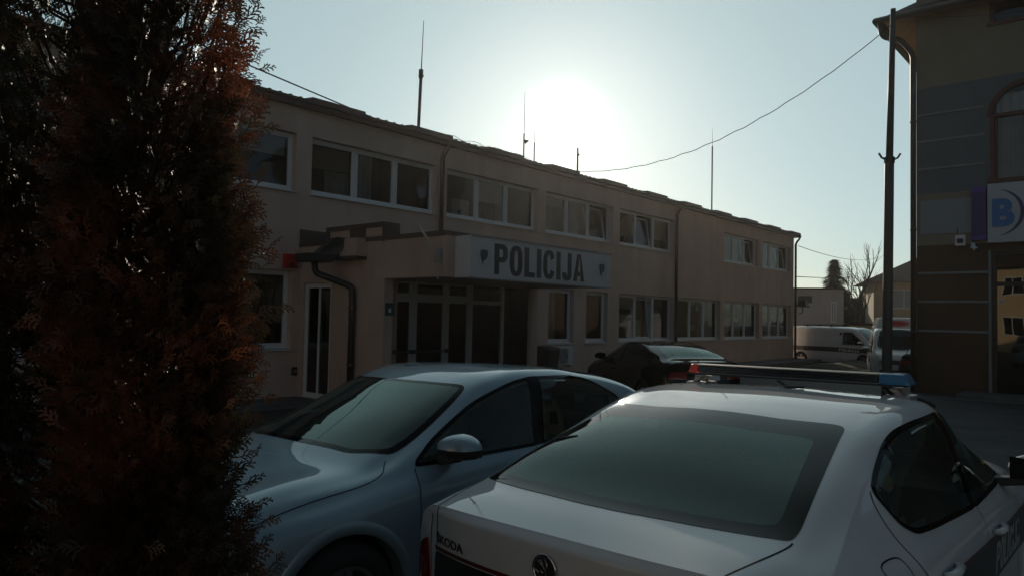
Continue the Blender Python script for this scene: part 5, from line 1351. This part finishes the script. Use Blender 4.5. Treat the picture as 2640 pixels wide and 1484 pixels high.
# eaves, gutter and downpipe
SO, ZE = .42, 10.30
b = MB(); b.hexa([(RX-SO,YN+.75,ZE),(RX+12.5,YN+.75,ZE),(RX+12.5,YF-.5,ZE),(RX-SO,YF-.5,ZE),(RX-SO,YN+.75,ZE+.06),(RX+12.5,YN+.75,ZE+.06),(RX+12.5,YF-.5,ZE+.06),(RX-SO,YF-.5,ZE+.06)])
b.build('soffit', MT['soffit'], rb_)
b = MB(); b.hexa([(RX-SO-.1,YN+.85,ZE+.062),(RX+12.6,YN+.85,ZE+.062),(RX+12.6,YF-.6,ZE+.062),(RX-SO-.1,YF-.6,ZE+.062),(RX+4.5,YN-3,13.6),(RX+7.5,YN-3,13.6),(RX+7.5,YF+3,13.6),(RX+4.5,YF+3,13.6)]); b.build('roof', MT['tile'], rb_)
b = MB(); b.tube([(RX-SO-.08,YN+.95,ZE+.04),(RX-SO-.08,YF-.6,ZE+.04)], .085, 8); b.tube([(RX-SO-.08,YN+.93,ZE+.04),(RX+12.6,YN+.93,ZE+.04)], .085, 8); b.build('gutter', MT['brown_metal'], rb_, smooth=True)
b = MB(); b.tube(bend([(RX-SO-.05,YN+.82,ZE),(RX-SO-.02,YN+.76,9.86),(RX-.30,YN+.34,9.74),(RX-.09,YN+.06,9.35),(RX-.09,YN+.06,.0)], 5), .075, 12)
for z in (1.6, 4.4, 7.4): b.tube([(RX-.09,YN+.06,z),(RX-.09,YN+.06,z+.05)], .088, 12)
b.build('downpipe', MT['brown_metal'], rb_, smooth=True)
stp = MB(); stp.box(RX-1.1, RX-.003, -15, -9.9, -.3, .13); stp.box(RX-1.45, RX-1.103, -15.3, -9.6, -.3, .02); stp.build('step', MT['paving'], rb_, bevel=.01)
# signs on it
sg2 = thing('shop_sign', 'white shop sign with big blue letter B and dark blue arcs', 'sign', ORG, ANG)
b = MB(); b.box(RX-.14, RX-.02, -13.6, -10.45, 3.97, 5.50); b.build('board', MT['sign_white'], sg2, bevel=.01)
TM = Matrix(((0,0,-1,RX-.143),(-1,0,0,0),(0,1,0,0),(0,0,0,1)))
text_mesh('letter', 'B', MT['sign_blue'], sg2, .93, Matrix.Translation((0,-10.53,4.42)) @ TM, width=.92, bold=.045, depth=.02)
def arc(name, yc, zc0, r, a0, a1, wmax, m):
    b = MB(); n = 26; vs = []
    for k in range(n+1):
        t = k/n; a = a0+(a1-a0)*t; w_ = wmax*math.sin(math.pi*t)+.006
        for rr in (r-w_, r+w_*.4): vs.append((RX-.150, yc-rr*math.cos(a), zc0+rr*math.sin(a)))
    m_ = MB(); m_.add(vs, [(2*k, 2*k+1, 2*k+3, 2*k+2) for k in range(n)])
    vs2 = [(RX-.141, v[1], v[2]) for v in vs]; m_.add(vs2, []); q = len(vs)
    m_.f += [(2*k, 2*k+2, q+2*k+2, q+2*k) for k in range(n)]+[(2*k+1, 2*k+3, q+2*k+3, q+2*k+1) for k in range(n)]
    m_.build(name, m, sg2)
arc('arc', -10.62, 4.74, .60, R(-80), R(80), .055, MT['navy'])
arc('arc', -11.95, 4.74, .62, R(100), R(260), .05, MT['navy'])
pb2 = thing('banner', 'narrow dark purple banner box at the left end of the white shop sign', 'banner', ORG, ANG)
b = MB(); b.box(RX-.16, RX-.02, -10.42, -10.1, 4.17, 5.31); b.build('panel', MT['purple'], pb2)
b = MB(); b.box(RX-.165, RX-.018, -10.425, -10.09, 5.311, 5.43); b.box(RX-.165, RX-.018, -10.425, -10.09, 4.06, 4.169); b.build('trim', MT['purple_light'], pb2)
cb = thing('wall_camera', 'white security camera under the purple banner', 'camera', ORG, ANG)
b = MB(); b.tube([(RX-.01,-10.12,3.98),(RX-.12,-10.12,3.90)], .05, 12); b.tube([(RX-.10,-10.10,3.90),(RX-.22,-10.22,3.80)], .055, 14); b.build('housing', MT['pvc'], cb, smooth=True)
b = MB(); b.tube([(RX-.215,-10.215,3.803),(RX-.25,-10.25,3.775)], .05, 14); b.build('lens_hood', MT['dark_metal'], cb)
eb2 = thing('router_box', 'small white box with a stub aerial on the beige band left of the wall camera', 'box', ORG, ANG)
b = MB(); b.box(RX-.10, RX-.002, -9.95, -9.71, 3.93, 4.22); b.build('case', MT['pvc'], eb2, bevel=.012)
b = MB(); b.tube([(RX-.05,-9.76,4.22),(RX-.05,-9.76,4.42)], .008, 6); b.box(RX-.104, RX-.1, -9.90, -9.76, 4.0, 4.12); b.build('aerial', MT['dark_metal'], eb2)

# ------------------------------------------------------------------ far background
def house(name, label, cx, cy, rz, w, d, h, rh, wallm, roofm, over=.5, wins=(), hip=False, z0=-.6):
    t = thing(name, label, 'house' if 'house' in name else 'building', (cx, cy, 0), rz)
    b = MB(); b.box(-w/2, w/2, 0, d, z0, h)
    if rh and not hip: b.prism([(0, h), (d, h), (d/2, h+rh)], 'x', -w/2, w/2)
    b.build('wall', wallm, t)
    if rh:
        b = MB(); th = .12; o = over
        if hip:
            q = min(d/2, w/2)
            b.hexa([(-w/2-o,-o,h),(w/2+o,-o,h),(w/2+o,d+o,h),(-w/2-o,d+o,h),(-w/2+q,d/2-.05,h+rh),(w/2-q,d/2-.05,h+rh),(w/2-q,d/2+.05,h+rh),(-w/2+q,d/2+.05,h+rh)])
        else:
            for sy in (0, 1):
                ya, yb_, yc = (-o, d/2, 0) if sy == 0 else (d+o, d/2, d); za = h-rh*o/(d/2)
                b.hexa([(-w/2-o,ya,za),(w/2+o,ya,za),(w/2+o,yb_,h+rh),(-w/2-o,yb_,h+rh),(-w/2-o,ya,za+th),(w/2+o,ya,za+th),(w/2+o,yb_,h+rh+th),(-w/2-o,yb_,h+rh+th)])
        ro = b.build('roof', roofm, t)
        b = MB(); b.box(w*.15, w*.15+.6, d*.5-.3, d*.5+.3, h+rh*.5, h+rh+.7); b.build('chimney', MT['bgbeige'], ro)
    for (x0_, x1_, z0_, z1_) in wins:
        b = MB(); f = .07
        b.box(x0_, x1_, -.04, -.003, z0_, z0_+f); b.box(x0_, x1_, -.04, -.003, z1_-f, z1_); b.box(x0_, x0_+f, -.04, -.003, z0_+f, z1_-f); b.box(x1_-f, x1_, -.04, -.003, z0_+f, z1_-f)
        b.box((x0_+x1_)/2-f/2, (x0_+x1_)/2+f/2, -.038, -.003, z0_+f, z1_-f)
        wo = b.build('window', MT['pvc'], t)
        b = MB(); b.box(x0_+f, x1_-f, -.015, -.004, z0_+f, z1_-f); b.build('pane', MT['blind'] if 'pale' in label or 'eaves' in label else MT['frit'], wo)
    return t
hb = house('outbuilding', 'low pale flat roofed building behind the police van', 21.0, 50, R(-20), 3.4, 6, 4.15, 0, MT['bgwhite'], MT['roof'], wins=[(.9, 1.25, 1.9, 3.3)])
b = MB(); b.box(-1.8, 1.8, -.12, 6.1, 4.152, 4.26); b.build('roof_edge', MT['tile'], hb)
b = MB(); b.box(-1.2, -.3, -.05, -.004, 3.2, 3.7); b.build('vent_grille', MT['dark_metal'], hb)
b = MB(); b.tube([(1.75,-.05,2.9),(1.95,-.1,2.9)], .06, 8); b.build('wall_light', MT['grey_metal'], hb)
house('house', 'house with dark hipped roof and white window under its eaves, beside the bare tree', 36.3, 60, R(-20), 11.5, 8, 5.45, 2.4, MT['bgbeige'], MT['tile'], over=.9, hip=True, wins=[(-4.6, -2.3, 3.2, 4.8)])
house('house', 'dark roofed low house behind the spruce and bare tree', 32.4, 68, R(10), 6, 7, 2.1, 2.2, MT['bgbeige'], MT['tile'], over=.5)
gw = thing('garden_wall', 'long low beige wall closing the yard behind the vans', 'wall', (22.0, 47, 0), R(4))
b = MB(); b.box(0, 14, 0, .25, -.6, 1.75); b.build('wall_body', MT['bgbeige'], gw)
b = MB(); b.box(-.05, 14.05, -.06, .31, 1.752, 1.9); b.build('coping', MT['tile'], gw)
# bare tree
def bare_tree(x, y, h, label, seed, lean=0.):
    rr = random.Random(seed); t = thing('bare_tree', label, 'tree', (x, y, 0)); b = MB()
    def grow(p, d, r, l, lv):
        pts = [p]; q = p.copy(); dd = d.copy()
        for k in range(4):
            dd = (dd+Vector((rr.uniform(-.14,.14), rr.uniform(-.14,.14), rr.uniform(.0,.12)))).normalized(); q = q+dd*l/4; pts.append(q.copy())
        b.tube(pts, [r*(1-.12*k) for k in range(5)], 5 if lv > 1 else 7, False)
        if lv >= 5: return
        for k in range(rr.choice((2, 3, 3)) if lv < 4 else 2):
            a = rr.uniform(.3, .75); ax = Vector((rr.uniform(-1,1), rr.uniform(-1,1), rr.uniform(-.3,.3))).normalized()
            nd = (Matrix.Rotation(a*rr.choice((-1,1)), 3, ax) @ dd).normalized(); nd.z += .15; nd.normalize()
            grow(pts[rr.choice((2,3,4))], nd, r*.56, l*rr.uniform(.62,.85), lv+1)
    for k in range(3): grow(Vector((0,0,-.5 if k == 0 else .9)), Vector((rr.uniform(-.35,.35)+lean, rr.uniform(-.3,.3), 1)).normalized(), h*.021, h*.36, 0 if k == 0 else 1)
    b.build('branches', MT['bark'], t, smooth=True, fixn=False)
    b = MB(); b.tube([(0,0,-.6),(0,0,h*.16)], [h*.026, h*.018], 9); b.build('trunk', MT['bark'], t, smooth=True)
bare_tree(27.4, 57.5, 8.2, 'leafless tree spreading its twigs against the sky between the spruce and the hipped roof', 5)
# spruce
def spruce(x, y, h, r, label, seed):
    rr = random.Random(seed); t = thing('spruce', label, 'tree', (x, y, 0)); b = MB()
    b.tube([(0,0,-.6),(0,0,h*.95)], [.16,.02], 8); b.build('trunk', MT['bark'], t)
    v = []; f = []
    for i in range(5200):
        z = h*(.08+.92*rr.random()**1.25); R_ = r*(1-z/h)*(.9+.16*math.sin(z*6)); a = rr.uniform(0, 2*math.pi); q = R_*rr.uniform(.15, 1.08)
        p = Vector((q*math.cos(a), q*math.sin(a), z)); dr = Vector((math.cos(a), math.sin(a), rr.uniform(-.6,.1))).normalized(); s = dr.cross(Vector((0,0,1))).normalized()*rr.uniform(.07,.18)
        k = len(v); e = p+dr*rr.uniform(.25,.6); v += [tuple(p+s), tuple(p-s), tuple(e-s*.2), tuple(e+s*.2)]; f.append((k,k+1,k+2,k+3))
    b = MB(); b.v = v; b.f = f; b.build('crown', MT['needle'], t, fixn=False)
spruce(27.1, 61, 7.2, 3.0, 'dark conical spruce behind the pale outbuilding', 3)
spruce(28.9, 63, 4.8, 2.2, 'lower dark conifer merging with the taller spruce on its right', 8)
# bare shrubs at the yard's back
def shrub(x, y, h, label, seed):
    rr = random.Random(seed); t = thing('shrub', label, 'shrub', (x, y, 0)); b = MB()
    for k in range(60):
        a = rr.uniform(0, 6.28); r0 = rr.uniform(0, h*.25); q = Vector((r0*math.cos(a), r0*math.sin(a), -.4)); d = Vector((math.cos(a)*.5, math.sin(a)*.5, 1.1)); pts = [q]
        for i in range(4): d = (d+Vector((rr.uniform(-.4,.4), rr.uniform(-.4,.4), 0))); q = q+d.normalized()*h/4; pts.append(q)
        b.tube(pts, [.02,.015,.012,.008,.004], 4, False)
    b.build('twigs', MT['bark'], t, fixn=False)
shrub(23.5, 46, 2.2, 'leafless shrub behind the police van roof', 1); shrub(27, 46.3, 1.9, 'leafless shrub left of the delivery van', 2)

# ------------------------------------------------------------------ houses across the street, seen in the window reflections
def street_house(label, cx, cy, rz, w, h, wallm):
    wins = [(-w/2+1.5+i*3.2, -w/2+2.9+i*3.2, z, z+1.5) for i in range(int((w-3)/3.2)) for z in (1.1, 4.2)]
    house('street_house', label, cx, cy, rz, w, 9, h, 2.6, wallm, MT['tile'], over=.6, wins=wins)
street_house('sunlit ochre house across the street behind the viewer to the left', -20, -11, R(180-25), 24, 6.8, MT['ochre'])
street_house('sunlit blue grey house across the street behind the viewer', 9, -16, R(180+4), 26, 6.4, MT['bluegrey'])
house('reflection_block', 'tall ochre block beyond the brown building, added unseen for the window reflections', 40, 26, R(-90), 34, 10, 12.5, 0, MT['ochre'], MT['roof'], wins=[(-15+i*4, -13.2+i*4, 1.6+j*3, 3.2+j*3) for i in range(8) for j in range(4)])  # unseen block added so the upper windows mirror a wall instead of sky

# ------------------------------------------------------------------ thujas in the left foreground
def spray_template(seed):
    rr = random.Random(seed); v = []; f = []
    def strip(p, q, w0, w1):
        d = (q-p); n = Vector((-d.y, d.x, 0)); n = n.normalized() if n.length > 1e-9 else Vector((1,0,0)); k = len(v)
        z = Vector((0, 0, rr.uniform(-.002, .002)))
        q = q+z
        v.extend([p-n*w0, p+n*w0, q+n*w1, q-n*w1]); f.append((k,k+1,k+2,k+3))
    Ls = 1.; ax = Vector((0,0,0)); d = Vector((0,1,0)); bend_ = rr.uniform(-.25,.25); prev = ax.copy(); npt = 8
    for i in range(npt):
        t = (i+1)/npt; d = Vector((math.sin(bend_*t), math.cos(bend_*t), -.12*t)); q = prev+d*(Ls/npt); strip(prev, q, .028*(1-.5*t), .026*(1-.5*t))
        if i > 0:
            s = 1 if i % 2 else -1; l = (.44*(1-t)+.16)*rr.uniform(.7, 1.15); a = s*rr.uniform(.55, .8)
            e = Matrix.Rotation(-a, 3, 'Z') @ d; c = q+e*l; strip(q, c, .032, .022)
            for j in range(2):
                tt = (j+1)/3; s2 = 1 if j % 2 else -1; e2 = Matrix.Rotation(-s2*.6, 3, 'Z') @ e; p0 = q+e*l*tt
                strip(p0, p0+e2*l*rr.uniform(.28,.5), .030, .018)
        prev = q
    return np.array([tuple(a) for a in v]), f
TPL = [spray_template(40+i) for i in range(5)]
def thuja(x, y, label, trunk_pts, prof, n, mtl, seed, squash=1.):
    """prof: [(z, rx)] outline radius by height; foliage hangs in clumps at the branch ends"""
    t = thing('thuja', label, 'tree', (x, y, 0)); r_ = np.random.RandomState(seed); rr = random.Random(seed)
    b = MB(); TP = [Vector(p) for p in trunk_pts]
    b.tube(TP, [.030-.018*i/(len(TP)-1) for i in range(len(TP))], 9)
    zs = [p[0] for p in prof]; rs = [p[1] for p in prof]; ztop = zs[-1]
    def trunk_at(z):
        for i in range(len(TP)-1):
            if TP[i+1].z >= z: a, c = TP[i], TP[i+1]; return a.lerp(c, (z-a.z)/(c.z-a.z))
        return TP[-1]
    clumps = []
    nb = 300
    for i in range(nb):
        z = zs[0]+(ztop-zs[0])*(i+rr.random())/nb; a = rr.uniform(0, 2*math.pi); rad = np.interp(z, zs, rs)*rr.uniform(.5, 1.0)
        z0_ = max(.1, z-rr.uniform(.2, .5)); p0 = trunk_at(z0_); p1 = Vector((rad*math.cos(a), rad*math.sin(a)*squash, z))
        mid = p0.lerp(p1, .5)+Vector((math.cos(a)*.05, math.sin(a)*.05, -.06)); pts = [p0, p0.lerp(mid, .6), mid, mid.lerp(p1, .55)+Vector((0,0,-.02)), p1]
        b.tube(pts, [.008,.0065,.005,.0035,.002], 5, False); clumps.append((p1, mid, z, a))
    b.build('trunk', MT['bark'], t, smooth=True, fixn=False)
    V, Fc, off = [], [], 0
    zmid = 2.35
    for i in range(n):
        p1, mid, z, a = clumps[rr.randrange(nb)]
        if z > zmid and rr.random() < (.35 if z < 2.6 else .62): continue
        q = p1.lerp(mid, rr.random()**1.3*1.0); sp = .042
        q = q+Vector((rr.gauss(0, sp), rr.gauss(0, sp), rr.gauss(0, sp*1.3)))
        ang = math.atan2(q.y, q.x)+rr.gauss(0, .5); rad_ = Vector((math.cos(ang), math.sin(ang), 0))
        upv = Vector((0,0,1)); ax = (rad_*rr.uniform(.25, 1.0)+upv*rr.uniform(-.25, .95)).normalized()
        nrm = ax.cross(upv); nrm = nrm.normalized() if nrm.length > .01 else Vector((1,0,0))
        nrm = (Matrix.Rotation(rr.gauss(0, .7), 3, ax) @ nrm).normalized(); sd = ax.cross(nrm)
        L_ = rr.uniform(.032, .082); tv, tf = TPL[rr.randrange(5)]
        Mx = np.array([list(sd*L_), list(ax*L_), list(nrm*L_)])
        V.append(tv @ Mx+np.array(q)); Fc.append(np.array(tf)+off); off += len(tv)
    V = np.concatenate(V); Fc = np.concatenate(Fc)
    me = bpy.data.meshes.new('crown'); me.vertices.add(len(V)); me.vertices.foreach_set('co', V.ravel())
    me.loops.add(Fc.size); me.loops.foreach_set('vertex_index', Fc.ravel().astype(np.int32)); me.polygons.add(len(Fc))
    me.polygons.foreach_set('loop_start', np.arange(0, Fc.size, 4, dtype=np.int32)); me.update(calc_edges=True); me.validate()
    me.materials.append(mtl); o = bpy.data.objects.new('crown', me); col.objects.link(o); o.parent = t
    return t
thuja(-1.035, 2.15, 'rusty brown thuja at the right of the foreground pair, its edge lit red', [(-.05,0,-.05),(-.12,0,.7),(-.15,0,1.4),(-.09,0,2.1),(-.04,0,2.8),(-.02,0,3.4)],
      [(.12,.33),(.6,.30),(1.0,.26),(1.25,.19),(1.5,.185),(1.7,.215),(1.95,.235),(2.2,.215),(2.45,.185),(2.7,.20),(3.0,.20),(3.5,.10)], 30000, MT['thuja_rust'], 11)
thuja(-1.50, 2.35, 'dark olive thuja at the far left edge of the picture', [(.1,0,-.05),(.12,0,.8),(.15,0,1.6),(.17,0,2.4),(.17,0,3.3)],
      [(.12,.42),(.8,.42),(1.5,.40),(2.0,.38),(2.4,.34),(2.8,.24),(3.4,.10)], 30000, MT['thuja_green'], 23)

# ------------------------------------------------------------------ thin haze volume, added to veil the station with scattered sunlight
def haze(density, g):
    b = MB(); b.box(-80, 90, -60, 110, -1.4, 18)
    o = tag(b.build('haze', MT['wire']), kind='stuff')
    m = bpy.data.materials.new('haze_air'); m.use_nodes = True; n = m.node_tree.nodes; n.remove(n['Principled BSDF'])
    v = n.new('ShaderNodeVolumePrincipled'); v.inputs['Color'].default_value = (.95, .93, .90, 1); v.inputs['Density'].default_value = density
    v.inputs['Anisotropy'].default_value = g
    m.node_tree.links.new(v.outputs[0], n['Material Output'].inputs['Volume']); o.data.materials.clear(); o.data.materials.append(m)
haze(.00035, .76)
sc.cycles.volume_max_steps = 64
